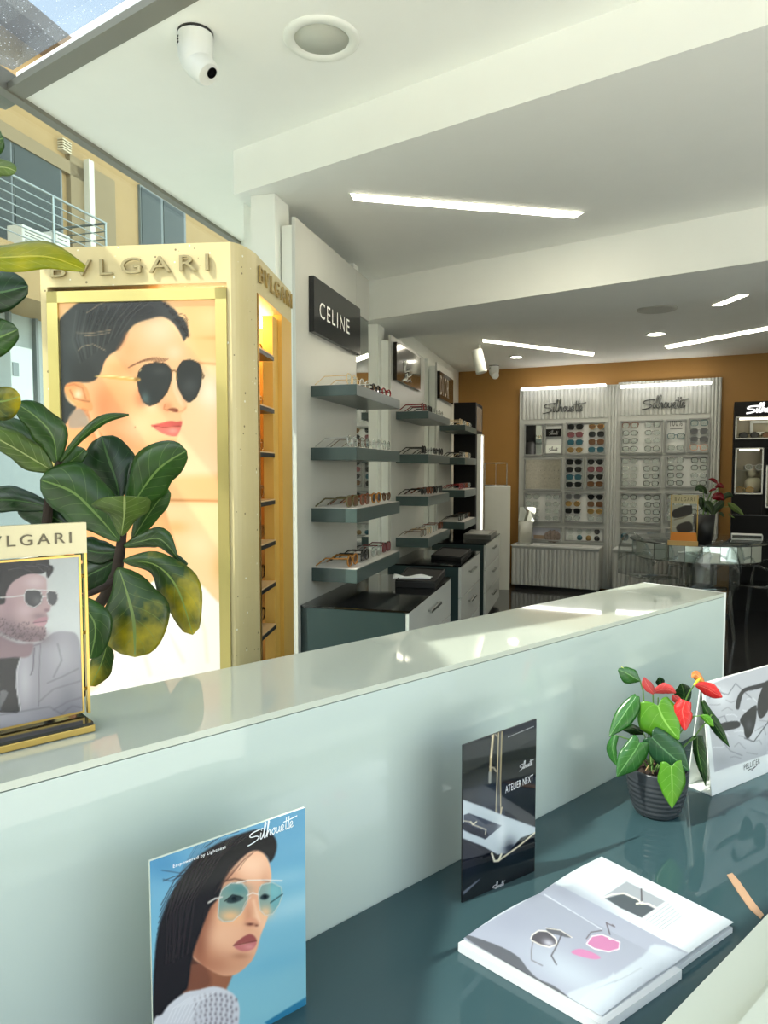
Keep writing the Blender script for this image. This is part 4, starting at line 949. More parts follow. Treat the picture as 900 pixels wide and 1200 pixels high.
MB().prism([fp(s_open0, 0, .002), fp(s_open0 + .012, 0, .002), fp(s_open0 + .012, 0, -.04), fp(s_open0, 0, -.04)], UP * (HZ - .001)).build('door_edge', gold, tower)
nich = mat('niche_wood', (214, 160, 88), .4, var=.06, scale=5)
inl = .36                                  # depth of the niche
MB().prism([fp(.02, 0, -inl), fp(se - .03, 0, -inl), fp(se - .03, HZ, -inl), fp(.02, HZ, -inl)], fn * -.01).build('niche_back', nich, tower)
MB().prism([fp(se - .03, 0, -inl), fp(se - .02, 0, -inl), fp(se - .02, 0, -.05), fp(se - .03, 0, -.05)], UP * (HZ - .002)).build('niche_side', mat('niche_gold', (204, 148, 68), .25, .5), tower)
MB().prism([fp(.03, HZ - .03, -.06), fp(se - .06, HZ - .03, -.06), fp(se - .06, HZ - .03, -inl + .03), fp(.03, HZ - .03, -inl + .03)], UP * .012).build('niche_lamp', emat('niche_lamp', (255, 222, 160), 9), tower)
shelf_wood = mat('shelf_wood', (222, 184, 132), .35)
TSH = []
for y in (417, 478.5, 530, 585, 633, 682, 733):
    zz = onp(306, y, tc2 - fn * .05, fn).z
    pp = [fp(.022, zz, -.006), fp(s_post - .09, zz, -.006), fp(s_post - .09, zz, -inl + .002), fp(.022, zz, -inl + .002)]
    o = MB().prism([p - UP * .004 for p in pp], UP * .004).build('niche_shelf', shelf_wood, tower)
    MB().prism([p - UP * .018 for p in pp], UP * .0135).build('shelf_edge', satin, o)
    TSH.append((fp(.0, zz, 0), zz))
lg = MB(); a0_, a1_ = onF(302, 331), onF(340, 362); hh = onF(302, 311).z - a0_.z
text_quad(lg, 'BVLGARI', a0_, a1_, a0_ + UP * hh, off=.003, ext=.006, spacing=1.4)
lg.build('flank_lettering', mat('letter_gold', (176, 150, 92), .35, .4), tower)
# ------------------------------------------------------------------ leaves
def curve_at(P, s):
    n = len(P) - 1; x = s * n; i = min(int(x), n - 1); t = x - i
    p0 = P[max(i - 1, 0)]; p1 = P[i]; p2 = P[i + 1]; p3 = P[min(i + 2, n)]
    return [0.5 * ((2*b) + (c - a) * t + (2*a - 5*b + 4*c - d) * t*t + (3*b - a - 3*c + d) * t**3) for a, b, c, d in zip(p0, p1, p2, p3)]
def leaf(name, parent, m, mid, wl, wr, y, dy=0.0, cup=.25, tilt=0.0, wave=.03, ns=20, nt=10, seed=0, rnd=False, ear=0.0):
    """blade drawn by its midrib and half widths; y depth at the base, dy change of depth to the tip"""
    mid = [tuple(map(float, p)) for p in mid]; vs = []; uv = []
    wl3 = [(w,) for w in wl]; wr3 = [(w,) for w in wr]; rr = random.Random(seed + int(mid[0][0] * 13 + mid[0][1]))
    ph = rr.random() * 6
    if rnd:
        for q in (wl3, wr3):
            mx = max(a[0] for a in q); q[-1] = (max(q[-1][0], .62 * mx),); q[-2] = (max(q[-2][0], .9 * mx),)
    for i in range(ns + 1):
        s = i / ns; c = curve_at(mid, s); c2 = curve_at(mid, min(1, s + .02)); c1 = curve_at(mid, max(0, s - .02))
        tx_, ty_ = c2[0] - c1[0], c2[1] - c1[1]; l = math.hypot(tx_, ty_) or 1; nx, ny = -ty_ / l, tx_ / l
        L_, R_ = max(0, curve_at(wl3, s)[0]), max(0, curve_at(wr3, s)[0])
        if rnd:
            g = 1.0
            if s > .72: g *= math.sqrt(max(0, 1 - ((s - .72) / .28) ** 2))
            if s < .10: g *= .35 + .65 * math.sqrt(s / .10)
            L_ *= g; R_ *= g
        for j in range(nt + 1):
            t = j / nt * 2 - 1; w = (L_ if t < 0 else R_) * abs(t) * (1 + wave * math.sin(s * 15 + ph + t))
            sg = 1 if t > 0 else -1
            yy = y + dy * s
            wm = w / F * yy
            yy += wm * (cup * abs(t) + tilt * sg) + wave * .25 * (L_ + R_) / F * y * math.sin(s * 11 + ph) * t * t
            eb = ear * w * max(0, 1 - s / .34) * (1.45 - abs(t)) if ear else 0.0
            vs.append(atY(c[0] + nx * sg * w - tx_ / l * eb, c[1] + ny * sg * w - ty_ / l * eb, yy)); uv.append((.5 + t * .5, s))
    fs_ = [(i*(nt+1)+j, i*(nt+1)+j+1, (i+1)*(nt+1)+j+1, (i+1)*(nt+1)+j) for i in range(ns) for j in range(nt)]
    mb = MB(); mb.v = vs; mb.f = fs_; mb.smooth = [True] * len(fs_); mb.uv = uv
    return mb.build(name, m, parent, solid=.0007, fixn=False)
# ------------------------------------------------------------------ fiddle leaf fig
FD = leafmat('fig_dark', (28, 58, 24), (70, 104, 54), trans=.12, rough=.3)
FM = leafmat('fig_green', (50, 86, 30), (112, 140, 74), trans=.2, rough=.3)
FB = leafmat('fig_mottled', (52, 84, 24), (126, 150, 70), spots=(190, 170, 30), trans=.25)
FL_ = leafmat('fig_light', (104, 130, 58), (176, 190, 124), trans=.35)
FY = leafmat('fig_yellow', (176, 172, 24), (206, 200, 80), c2=(132, 146, 22), trans=.4)
figbase = V((-.78, 1.62, 0))
fig = thing('fiddle_leaf_fig', 'tall fiddle leaf fig with broad dark leaves standing behind the white ledge', 'potted plant', figbase)
FIG = [  # mat, midrib, left widths, right widths, depth, depth change, cup, tilt
 (FY, [(-60,302),(-5,302),(55,301),(99,316)], [4,14,17,5], [4,16,15,3], 1.15, .05, .5, -.5),
 (FD, [(-60,350),(-25,345),(5,342),(33,335)], [4,26,26,2], [4,24,22,6], 1.3, .03, .3, 0),
 (FM, [(-50,412),(-25,402),(0,395),(21,386)], [3,24,22,2], [3,22,20,4], 1.3, .0, .4, 0),
 (FB, [(-40,470),(-20,470),(4,470),(24,464)], [3,20,18,6], [3,22,22,8], 1.3, .0, .4, .3),
 (FM, [(-60,170),(-30,168),(-8,165),(4,162)], [3,26,22,3], [3,22,20,6], 1.2, .0, .4, 0),
 (FL_, [(-60,205),(-20,198),(5,196),(19,201)], [3,10,9,3], [3,12,9,2], 1.2, .0, .5, 0),
 (FM, [(67,545),(62,512),(44,490),(20,473)], [3,20,17,1], [3,18,12,1], 1.5, -.06, .4, .3),
 (FM, [(60,548),(38,520),(5,502),(-30,492)], [3,14,14,6], [3,16,12,4], 1.55, .0, .4, 0),
 (FL_, [(64,553),(42,540),(15,524),(-20,505)], [2,14,12,4], [2,18,18,8], 1.5, -.05, .35, 0),
 (FM, [(70,542),(96,512),(124,492),(151,486)], [2,6,7,1], [2,4,4,1], 1.5, .0, .6, .5),
 (FM, [(66,552),(84,540),(95,531),(99,526)], [2,10,12,6], [2,8,8,4], 1.56, .02, .4, 0),
 (FD, [(60,596),(30,588),(0,586),(-30,592)], [3,12,14,6], [3,14,16,6], 1.55, .0, .4, 0),
 (FD, [(85,620),(62,606),(42,598),(20,594)], [3,18,18,8], [3,14,16,6], 1.56, .0, .4, 0),
 (FD, [(140,585),(136,562),(128,540),(119,511)], [4,26,34,16], [4,18,30,20], 1.58, .02, .35, 0),
 (FM, [(150,602),(168,572),(190,546),(219,528)], [4,22,30,4], [4,22,22,3], 1.54, -.03, .35, .2),
 (FM, [(155,632),(172,606),(188,584),(198,574)], [3,14,14,4], [3,12,12,4], 1.6, .0, .4, 0),
 (FL_, [(142,628),(145,608),(146,594),(146,581)], [3,16,30,40], [3,15,28,34], 1.44, -.06, .55, .3),
 (FM, [(140,634),(112,602),(84,576),(47,562)], [4,24,30,16], [4,30,34,20], 1.48, .0, .3, 0),
 (FD, [(142,646),(122,648),(104,645),(84,636)], [3,12,14,5], [3,14,16,5], 1.56, .0, .4, 0),
 (FD, [(142,652),(124,664),(104,674),(82,690)], [3,18,20,10], [3,14,16,10], 1.58, .0, .4, 0),
 (FM, [(145,640),(166,634),(188,632),(207,652)], [2,9,13,2], [2,8,10,3], 1.5, -.03, .5, .3),
 (FD, [(204,650),(210,656),(215,660),(220,661)], [3,4,4,1], [3,5,4,1], 1.53, .0, .3, 0),
 (FB, [(144,657),(182,662),(208,690),(226,744)], [3,16,26,6], [3,12,22,8], 1.47, -.04, .4, .1),
 (FB, [(139,665),(149,696),(157,730),(158,770)], [5,34,42,22], [5,22,44,26], 1.43, -.05, .25, 0),
 (FM, [(86,700),(104,718),(112,738),(106,772)], [3,18,20,5], [3,16,22,5], 1.36, -.02, .35, 0),
 (FB, [(126,752),(122,768),(116,784),(106,804)], [3,12,14,4], [3,10,12,4], 1.45, .0, .35, 0),
]
for k, (m, mid, wl_, wr_, y, dy, cup, tilt) in enumerate(FIG):
    leaf('leaf', fig, m, mid, wl_, wr_, y, dy, cup, tilt, wave=.06, seed=k, rnd=k not in (0, 9, 20, 21))
bark = mat('fig_bark', (44, 32, 24), .8, var=.2, scale=30, bump=.6)
def px3(*a): return [atY(x, y, d) for x, y, d in a]
tr_ = MB()
t0 = px3((144, 622, 1.5), (141, 645, 1.51), (137, 672, 1.53), (122, 700, 1.55), (100, 730, 1.58))
tr_.tube(t0 + [figbase + V((.04, 0, .7)), figbase + UP * .30], [.009, .011, .013, .012, .013, .016, .02], 10); tr_.build('trunk', bark, fig)
MB().tube(px3((139, 676, 1.53), (122, 688, 1.5), (104, 696, 1.5), (84, 706, 1.5)), [.006, .008, .007, .006], 8).build('branch', bark, fig)
MB().tube(px3((70, 540, 1.5), (66, 552, 1.51), (58, 580, 1.53), (52, 640, 1.56)) + [figbase + V((-.03, 0, .75)), figbase + UP * .3], [.006, .009, .010, .012, .014, .018], 8).build('branch', bark, fig)
MB().tube([atY(-60, 180, 1.3), atY(-70, 320, 1.34), atY(-60, 480, 1.4), atY(-20, 640, 1.5), figbase + V((-.06, 0, .6)), figbase + UP * .3], [.006, .009, .012, .014, .016, .02], 8).build('branch', bark, fig)
MB(Matrix.Translation(figbase)).lathe([(.0005, .0), (.13, 0), (.17, .32), (.175, .34), (.16, .34), (.155, .29), (.0005, .285)], 32).build('pot', mat('fig_pot', (180, 178, 170), .5), fig)
# ------------------------------------------------------------------ eyewear
def rim_shape(kind, w, h, n=20):
    pts = []
    for k in range(n):
        a = 2 * math.pi * k / n; c, s = math.cos(a), math.sin(a)
        if kind == 'round': x, z = c, s
        elif kind == 'aviator': x, z = c * (1 - .18 * max(0, -s)), s if s > 0 else s * 1.15; z = min(z, .82)
        elif kind == 'cat': x, z = c, s * .85 + .18 * c
        else:
            x = math.copysign(abs(c) ** .6, c); z = math.copysign(abs(s) ** .6, s)
        pts.append((x * w, z * h))
    return pts
def glasses_proto(kind, fm, lm, thick=.0022, lw=.026, lh=.021, low=False, tl_=.135):
    """front in local xz at y=0, temples reach to +y; rests on z=0"""
    n = 14 if low else 20; ts = 4 if low else 6
    zc = lh + thick; gapx = lw + .009
    f = MB(); 
    for sg in (-1, 1): f.tube([V((sg * (gapx + x), 0, zc + z)) for x, z in rim_shape(kind, lw, lh, n)], thick, ts, closed=True)
    f.tube([V((-.010, 0, zc + lh * .35)), V((0, -.002, zc + lh * .5)), V((.010, 0, zc + lh * .35))], thick, ts)
    o = f.build('eyeglasses', fm, None, loc=V((0, 0, 0)))
    for sg in (-1, 1):
        pts = [V((sg * (gapx + x), 0.0003, zc + z)) for x, z in rim_shape(kind, lw, lh, n)]
        l = MB(); l.add(pts + [p + V((0, .0012, 0)) for p in pts], [tuple(range(n)), tuple(range(2 * n - 1, n - 1, -1))]); l.build('lens', lm, o)
    for sg in (-1, 1):
        x0 = sg * (gapx + lw * .98)
        t = MB().tube([V((x0, 0, zc + lh * .5)), V((x0 + sg * .004, .006, zc + lh * .52)), V((x0 + sg * .003, tl_ * .68, zc + lh * .5)), V((x0, tl_, thick))], [thick * .9, thick, thick, thick * .8], ts)
        t.build('temple', fm, o)
    return o
def lensmat(name, c, a):
    if name in MATS: return MATS[name]
    m = bpy.data.materials.new(name); MATS[name] = m; t = NT(m)
    tr = t.n('ShaderNodeBsdfTransparent', _Color=rgb(*c)); b = t.n('ShaderNodeBsdfPrincipled', _Roughness=.05); b.inputs['Base Color'].default_value = rgb(*c)
    mx = t.n('ShaderNodeMixShader', _Fac=a); t.l(tr.outputs[0], mx.inputs[1]); t.l(b.outputs[0], mx.inputs[2]); t.l(mx.outputs[0], t.out.inputs[0]); return m
clearl = lensmat('clear_lens', (238, 242, 240), .12); darkl = lensmat('dark_lens', (26, 28, 28), .9); brownl = lensmat('brown_lens', (110, 78, 52), .8)
bluel = lensmat('teal_lens', (50, 96, 110), .8); rosel = lensmat('rose_lens', (128, 78, 84), .8); goldl = lensmat('gold_lens', (150, 124, 78), .75); greyl = lensmat('grey_lens', (92, 94, 96), .8)
def fmat(n, c, r=.2, me=0.0): return mat('frame_' + n, c, r, me, var=.05, scale=60)
FRM = {'black': fmat('black', (16, 16, 17)), 'red': fmat('red', (130, 24, 30)), 'amber': fmat('amber', (176, 118, 46)), 'tortoise': fmat('tortoise', (120, 58, 30)), 'olive': fmat('olive', (92, 84, 48)),
       'beige': fmat('beige', (214, 186, 142)), 'clear': fmat('clear', (206, 206, 200)), 'silver': fmat('silver', (190, 192, 190), .2, .9), 'gold': fmat('gold', (204, 168, 98), .2, .9), 'burgundy': fmat('burgundy', (104, 36, 40)), 'brown': fmat('brown', (96, 64, 42)), 'teal': fmat('teal', (58, 92, 104)), 'grey': fmat('grey', (124, 128, 130)), 'coral': fmat('coral', (206, 136, 100))}
GPROTO = {}
def place_glasses(frame_c, lens, kind, M, label, group, low=False, big=1.0, cat='eyeglasses', tl_=.135, thick=.0022):
    key = (frame_c, lens.name, kind, low, tl_, thick)
    if key not in GPROTO: o = glasses_proto(kind, FRM[frame_c], lens, low=low, tl_=tl_, thick=thick); GPROTO[key] = o; first = True
    else: o = copy_tree(GPROTO[key]); first = False
    o.matrix_world = M @ Matrix.Diagonal((big, big, big, 1)); tag(o, label, cat, group); o.name = 'sunglasses' if cat == 'sunglasses' else 'eyeglasses'
    return o
# ------------------------------------------------------------------ wall display units
panelm = mat('panel_grey', (196, 196, 188), .32, var=.01)
drawm = mat('drawer_white', (204, 206, 200), .2, var=.01)
steel = mat('brushed_steel', (176, 178, 176), .25, .9)
shelfm = mat('shelf_teal', (66, 82, 80), .3, var=.02)
shelftop = mat('shelf_white_top', (228, 222, 216), .3)
blackp = mat('black_panel', (8, 8, 9), .5, 0, .2, var=0)
PWN = WN
units = [  # near px, far px, panel top px (at near), mirror start px, shelf corner px, shelf end px
    dict(x0=348, x1=433, top=255.5, xm=418, xc=418, xe=468.5, word='near'), dict(x0=458, x1=497, top=392, xm=None, xc=502, xe=527, word='middle'), dict(x0=511.5, x1=529, top=398, xm=None, xc=545, xe=558.5, word='far')]
SHY = [(450, 463), (524, 539), (596.5, 613), (668, 684)]
SHZ = []
CP = onp(418, 524, P1 + WN * .27, WN)                           # shelf corner line of the near unit
for y0, y1 in SHY:
    a = onp(418, y0 if y0 > 500 else y0, P1 + WN * .27, WN); b = onp(418, y1, P1 + WN * .27, WN); SHZ.append((a.z, b.z))
def wp(s, o, z): return P1 + W * s + WN * o + UP * z
CABH = .8
cabpx = [((477, 716), (530, 676.5)), ((540, 663.5), (562.8, 646)), ((569, 637.5), (586, 625))]
SPEC = [
 [[('beige', clearl, 'square', 'pale beige'), ('clear', clearl, 'round', 'transparent'), ('black', darkl, 'cat', 'black cat-eye'), ('red', clearl, 'cat', 'dark red')],
  [('silver', clearl, 'square', 'thin silver'), ('brown', clearl, 'square', 'brown'), ('clear', clearl, 'round', 'transparent round'), ('silver', clearl, 'round', 'silver round')],
  [('olive', brownl, 'square', 'olive green'), ('tortoise', brownl, 'square', 'tortoiseshell'), ('amber', darkl, 'round', 'amber'), ('brown', brownl, 'cat', 'brown cat-eye')],
  [('amber', brownl, 'round', 'honey amber'), ('black', darkl, 'square', 'black'), ('silver', clearl, 'square', 'silver rimmed'), ('burgundy', rosel, 'square', 'burgundy')]],
 [[('red', clearl, 'square', 'dark red'), ('black', darkl, 'square', 'black'), ('clear', clearl, 'round', 'transparent'), ('silver', clearl, 'round', 'silver')],
  [('black', darkl, 'square', 'black'), ('clear', clearl, 'round', 'clear round'), ('black', clearl, 'cat', 'black cat-eye'), ('black', darkl, 'round', 'black round')],
  [('black', darkl, 'cat', 'black cat-eye'), ('tortoise', brownl, 'round', 'tortoiseshell'), ('black', darkl, 'round', 'round black'), ('black', darkl, 'square', 'square black')],
  [('brown', clearl, 'square', 'brown'), ('beige', clearl, 'round', 'beige'), ('clear', clearl, 'round', 'transparent'), ('tortoise', darkl, 'square', 'tortoiseshell')]],
 [[('beige', clearl, 'square', 'beige'), ('silver', clearl, 'round', 'silver'), ('gold', clearl, 'round', 'gold'), ('silver', clearl, 'square', 'square silver')],
  [('black', clearl, 'square', 'black'), ('silver', clearl, 'round', 'silver'), ('beige', clearl, 'round', 'beige'), ('silver', clearl, 'square', 'square silver')],
  [('red', clearl, 'square', 'red'), ('burgundy', clearl, 'round', 'burgundy'), ('tortoise', clearl, 'round', 'tortoiseshell'), ('silver', clearl, 'round', 'silver')],
  [('black', clearl, 'square', 'black'), ('silver', clearl, 'round', 'silver'), ('black', clearl, 'round', 'round black'), ('brown', clearl, 'cat', 'brown cat-eye')]]]
SHN = ['top', 'upper middle', 'lower middle', 'lowest']; ORD = ['nearest', 'second', 'third', 'farthest']
for ui, u in enumerate(units):
    s0 = (wallpt(u['x0']) - P1).dot(W); s1 = (wallpt(u['x1']) - P1).dot(W)
    zt = onp(u['x0'], u['top'], P1, WN).z
    if ui > 0: zt = min(zt, HB - .03)
    st(MB().prism([wp(s0 - .06, -.22, 0), wp(s0 + .12, -.22, 0), wp(s0 + .12, -.086, 0), wp(s0 - .06, -.086, 0)], UP * (H2 - .002 if ui == 0 else HB - .002)).build('pillar_%d' % (ui + 1), white))
    wd_ = ['pale grey wall display nearest the street, carrying the black sign with six white capitals', 'pale grey wall display in the middle, under the sign with a white scribbled emblem', 'pale grey wall display farthest back, beside the tall black cabinet'][ui]
    un = thing('wall_display', wd_, 'wall display', wp((s0 + s1) / 2, -.05, .1), 'grey wall displays along the left wall')
    xm = (wallpt(u['xm']) - P1).dot(W) if u['xm'] else s1
    MB().prism([wp(s0 + .005, -.08, .02), wp(s1, -.08, .02), wp(s1, -.021, .02), wp(s0 + .005, -.021, .02)], UP * (zt - .06)).build('backing_frame', white, un)
    MB().prism([wp(s0, -.02, .02), wp(xm, -.02, .02), wp(xm, 0, .02), wp(s0, 0, .02)], UP * (zt - .02)).build('board', panelm, un, bevel=.002)
    if u['xm']: 
        zm_ = onp(425, 372, P1, WN).z
        MB().prism([wp(xm + .002, -.018, .82), wp(s1, -.018, .82), wp(s1, -.008, .82), wp(xm + .002, -.008, .82)], UP * (zm_ - .82)).build('mirror_strip', mirror, un)
        MB().prism([wp(xm + .002, -.02, zm_ + .002), wp(s1, -.02, zm_ + .002), wp(s1, 0, zm_ + .002), wp(xm + .002, 0, zm_ + .002)], UP * (zt - zm_)).build('board', panelm, un)
    # shelves: cantilevered, teal, white top
    sc0 = (onp(u['xc'], 524, P1 + WN * .27, WN) - P1).dot(W); sc1 = (onp(u['xe'], 524, P1 + WN * .27, WN) - P1).dot(W)
    ang = .03                                # shelf near edge is not quite square to the wall
    for k, (za, zb) in enumerate(SHZ):
        pts = [wp(sc0 + .01, .001, zb), wp(sc1, .001, zb), wp(sc1, .27, zb), wp(sc0, .27, zb)]
        sh = MB().prism(pts, UP * (za - zb)).build('shelf', shelfm, un, bevel=.0015)
        MB().prism([wp(sc0 + .015, .004, za + .0003), wp(sc1 - .006, .004, za + .0003), wp(sc1 - .006, .262, za + .0003), wp(sc0 + .008, .262, za + .0003)], UP * .0015).build('shelf_top', shelftop, sh)
        for g in range(4):
            s = sc0 + .12 + g * (sc1 - sc0 - .22) / 3
            c = wp(s, .205, za + .0045)
            M = frame(c, W, WN * -1) @ Matrix.Rotation(random.uniform(-.05, .05), 4, 'Z')
            fc, ln, kd, dsc = SPEC[ui][k][g]
            place_glasses(fc, ln, kd, M, '%s glasses, %s pair on the %s shelf of the %s grey wall display' % (dsc, ORD[g], SHN[k], u['word']), 'glasses on the wall display shelves', low=ui > 0, big=1.4, thick=.0032 if fc in ('amber', 'tortoise', 'black', 'burgundy', 'olive', 'red') else .0018)
    # cabinet below
    ca = atH(*cabpx[ui][0], CABH); cb = atH(*cabpx[ui][1], CABH)
    cs0 = (ca - P1).dot(W); cs1 = (cb - P1).dot(W); co_ = ((ca + cb) / 2 - P1).dot(WN)
    lab = ['teal drawer cabinet with a black glass top nearest the street, under the near wall display', 'teal drawer cabinet with a black glass top under the middle wall display', 'teal drawer cabinet with a black glass top farthest back, carrying a grey flat box'][ui]
    cab = thing('drawer_cabinet', lab, 'cabinet', wp((cs0 + cs1) / 2, co_ / 2, 0), 'drawer cabinets along the left wall')
    MB().prism([wp(cs0, .002, .06), wp(cs1, .002, .06), wp(cs1, co_ - .02, .06), wp(cs0, co_ - .02, .06)], UP * (CABH - .07)).build('carcass', teal, cab)
    MB().prism([wp(cs0 + .03, .03, 0), wp(cs1 - .03, .03, 0), wp(cs1 - .03, co_ - .06, 0), wp(cs0 + .03, co_ - .06, 0)], UP * .06).build('plinth', satin, cab)
    MB().prism([wp(cs0 - .003, .002, CABH - .01), wp(cs1 + .003, .002, CABH - .01), wp(cs1 + .003, co_ + .002, CABH - .01), wp(cs0 - .003, co_ + .002, CABH - .01)], UP * .01).build('glass_top', black, cab)
    for d in range(3):
        za = CABH - .012 - d * .242; zb = za - .236
        dr = MB().prism([wp(cs0 + .003, co_ - .0195, zb), wp(cs1 - .003, co_ - .0195, zb), wp(cs1 - .003, co_, zb), wp(cs0 + .003, co_, zb)], UP * .236).build('drawer', drawm, cab, bevel=.0015)
        m_ = (cs0 + cs1) / 2; zz = zb + .15
        h_ = MB().prism([wp(m_ - .15, co_ + .014, zz), wp(m_ + .15, co_ + .014, zz), wp(m_ + .15, co_ + .028, zz), wp(m_ - .15, co_ + .028, zz)], UP * .016)
        for e_ in (-.13, .12): h_.prism([wp(m_ + e_, co_ + .0005, zz + .003), wp(m_ + e_ + .014, co_ + .0005, zz + .003), wp(m_ + e_ + .014, co_ + .0145, zz + .003), wp(m_ + e_, co_ + .0145, zz + .003)], UP * .010)
        h_.build('handle', steel, dr)
    u['cab'] = (cs0, cs1, co_); u['s0'] = s0; u['s1'] = s1
# signs on the displays
def wsign(name, lab, q, th, m):
    pts = [onp(x, y, P1 + WN * .003, WN) for x, y in q]
    zt = (pts[0].z + pts[1].z) / 2; zb = (pts[2].z + pts[3].z) / 2
    sa = (pts[0] - P1).dot(W); sb = (pts[1] - P1).dot(W)
    t = thing(name, lab, 'sign', wp((sa + sb) / 2, .005, zb))
    MB().prism([wp(sa, .001, zb), wp(sb, .001, zb), wp(sb, .001, zt), wp(sa, .001, zt)], WN * th).build('plate', m, t, bevel=.002)
    return t, sa, sb, zb, zt
signm = mat('sign_black', (26, 28, 30), .12, var=0)
t, sa, sb, zb, zt = wsign('sign', 'black sign with white capital letters on the near grey wall display', [(362, 323), (417.5, 362), (417.5, 416), (362, 389)], .03, signm)
lw_ = mat('sign_letters', (236, 236, 228), .4, var=0)
lg = MB(); a = onp(374.5, 373, P1 + WN * .033, WN); b = onp(409.5, 391.5, P1 + WN * .033, WN); c = onp(375.5, 353, P1 + WN * .033, WN)
a.z = b.z = (a.z + b.z) / 2; text_quad(lg, 'CELINE', a, b, a + UP * (onp(374.5, 353, P1 + WN * .033, WN).z - a.z), off=.0005, spacing=1.25); lg.build('lettering', lw_, t)
t, sa, sb, zb, zt = wsign('sign', 'black glossy sign with a white scribbled emblem on the middle grey wall display', [(461, 401.5), (489.5, 419), (489.5, 457), (461, 447)], .03, mat('sign_bronze', (40, 36, 30), .1, .2, var=0))
def sg(x, y): return onp(440 + x * .1333, 380 + y * .1333, P1 + WN * .0335, WN)
for st_ in ([(255,330),(252,360),(262,420),(256,400),(270,350),(265,330),(255,330)], [(262,420),(300,410),(305,395),(290,400),(300,440),(315,450)], [(270,440),(262,470),(300,460),(320,440)], [(280,430),(280,480),(250,485),(240,500)], [(262,475),(280,505),(300,490),(312,508),(306,480)], [(245,490),(280,500)]):
    MB().tube([sg(*p) for p in st_], .006, 5).build('emblem_stroke', lw_, t)
t, sa, sb, zb, zt = wsign('sign', 'small dark bronze sign with pale upright letters on the far grey wall display', [(512.5, 433.5), (528.5, 446.5), (528.5, 474), (512.5, 467)], .03, MATS['sign_bronze'])
lg = MB(); a = onp(516, 463, P1 + WN * .034, WN); b = onp(526, 467, P1 + WN * .034, WN); a.z = b.z = (a.z + b.z) / 2
text_quad(lg, 'DIOR', a, b, a + UP * .2, off=.0005, spacing=1.3); lg.build('lettering', mat('letters_tan', (150, 136, 112), .4), t)
# tall black cabinet at the end of the wall
bk_a = onp(529, 600, P1, WN); bk_a.z = 0
kb = bk_a + W * .12; kt = atY(557, 472, kb.y).z
pR = WN; kw = (onp(557, 560, kb, W) - kb).dot(WN); kd = .55
tall = thing('tall_cabinet', 'tall black cabinet with a bright white edge beyond the far wall display', 'cabinet', kb + WN * kw / 2)
MB().prism([kb, kb + WN * kw, kb + WN * kw + W * kd, kb + W * kd], UP * kt).build('body', blackp, tall)
MB().prism([kb + WN * (kw + .001) + W * .05 + UP * (kt - .32), kb + WN * (kw + .001) + W * (kd - .08) + UP * (kt - .32), kb + WN * (kw + .001) + W * (kd - .08) + UP * (kt - .04), kb + WN * (kw + .001) + W * .05 + UP * (kt - .04)], WN * .004).build('glass_front', mat('smoke_glass', (120, 122, 122), .1), tall)
MB().prism([kb + WN * (kw + .002) + W * .10, kb + WN * (kw + .002) + W * .34, kb + WN * (kw + .05) + W * .34, kb + WN * (kw + .05) + W * .10], UP * (kt - .36)).build('edge_panel', mat('edge_light_panel', (240, 240, 232), .3), tall)
MB().prism([kb + WN * (kw + .05) + W * .12 + UP * .82, kb + WN * (kw + .05) + W * .20 + UP * .82, kb + WN * (kw + .056) + W * .20 + UP * .82, kb + WN * (kw + .056) + W * .12 + UP * .82], UP * (kt - 1.2)).build('light_strip', emat('edge_light', (255, 250, 236), 2.2), tall)
# things lying on the cabinets
def on_cab(ui, px, py): p = atH(px, py, CABH); return ((p - P1).dot(W), (p - P1).dot(WN))
trm = mat('black_velvet', (12, 12, 13), .6)
def tray(name, lab, cat, ui, q, h, m, lip=True):
    pts = [atH(x, y, CABH + .0008) for x, y in q]; c = sum(pts, V()) / len(pts)
    t = thing(name, lab, cat, V((c.x, c.y, CABH)))
    MB().prism(pts, UP * h).build('base', m, t, bevel=.002)
    if lip:
        r = MB(); k = [p + UP * h for p in pts]; r.tube([p + (c - p).xy.to_3d().normalized() * .012 + UP * .003 for p in k], .006, 6, closed=True); r.build('rim', m, t)
    return t, c
t, c = tray('tray', 'black velvet tray with a folded white cloth on the near cabinet', 'tray', 0, [(463, 688), (510, 690), (522, 674), (478, 671)], .035, trm)
cl = MB(); pts = [atH(x, y, CABH + .0375) for x, y in ((460, 677), (474, 681), (507, 681), (505, 673), (482, 675), (470, 671), (460, 673))]
vs_c = []; nn = 14
a, b = atH(462, 677, CABH + .0375), atH(506, 677.5, CABH + .0375); side = W * .05
for i in range(nn + 1):
    for j in range(7):
        u = i / nn; w = j / 6; wd2 = 1 - .35 * abs(math.sin(u * 2.6 + .4))
        vs_c.append(a * (1 - u) + b * u + side * (w - .5) * 2 * wd2 + UP * (.002 + .022 * math.sin(math.pi * w) * (.6 + .4 * math.sin(u * 9 + w * 3))))
cl = MB(); cl.v = vs_c; cl.f = [(i*7+j, i*7+j+1, (i+1)*7+j+1, (i+1)*7+j) for i in range(nn) for j in range(6)]; cl.smooth = [True] * len(cl.f)
o = cl.build('cleaning_cloth', mat('white_cloth', (226, 228, 226), .8), loc=(a + b) / 2, solid=.003); tag(o, 'crumpled white cloth lying on the black tray on the near cabinet', 'cloth')
t, c = tray('tray', 'flat black tray near the front edge of the middle cabinet', 'tray', 1, [(505, 655), (540, 658), (552, 647), (518, 645)], .025, trm)
pts = [atH(x, y, CABH + .034) for x, y in ((528, 655), (539, 656), (541, 653.5), (530, 652.5))]
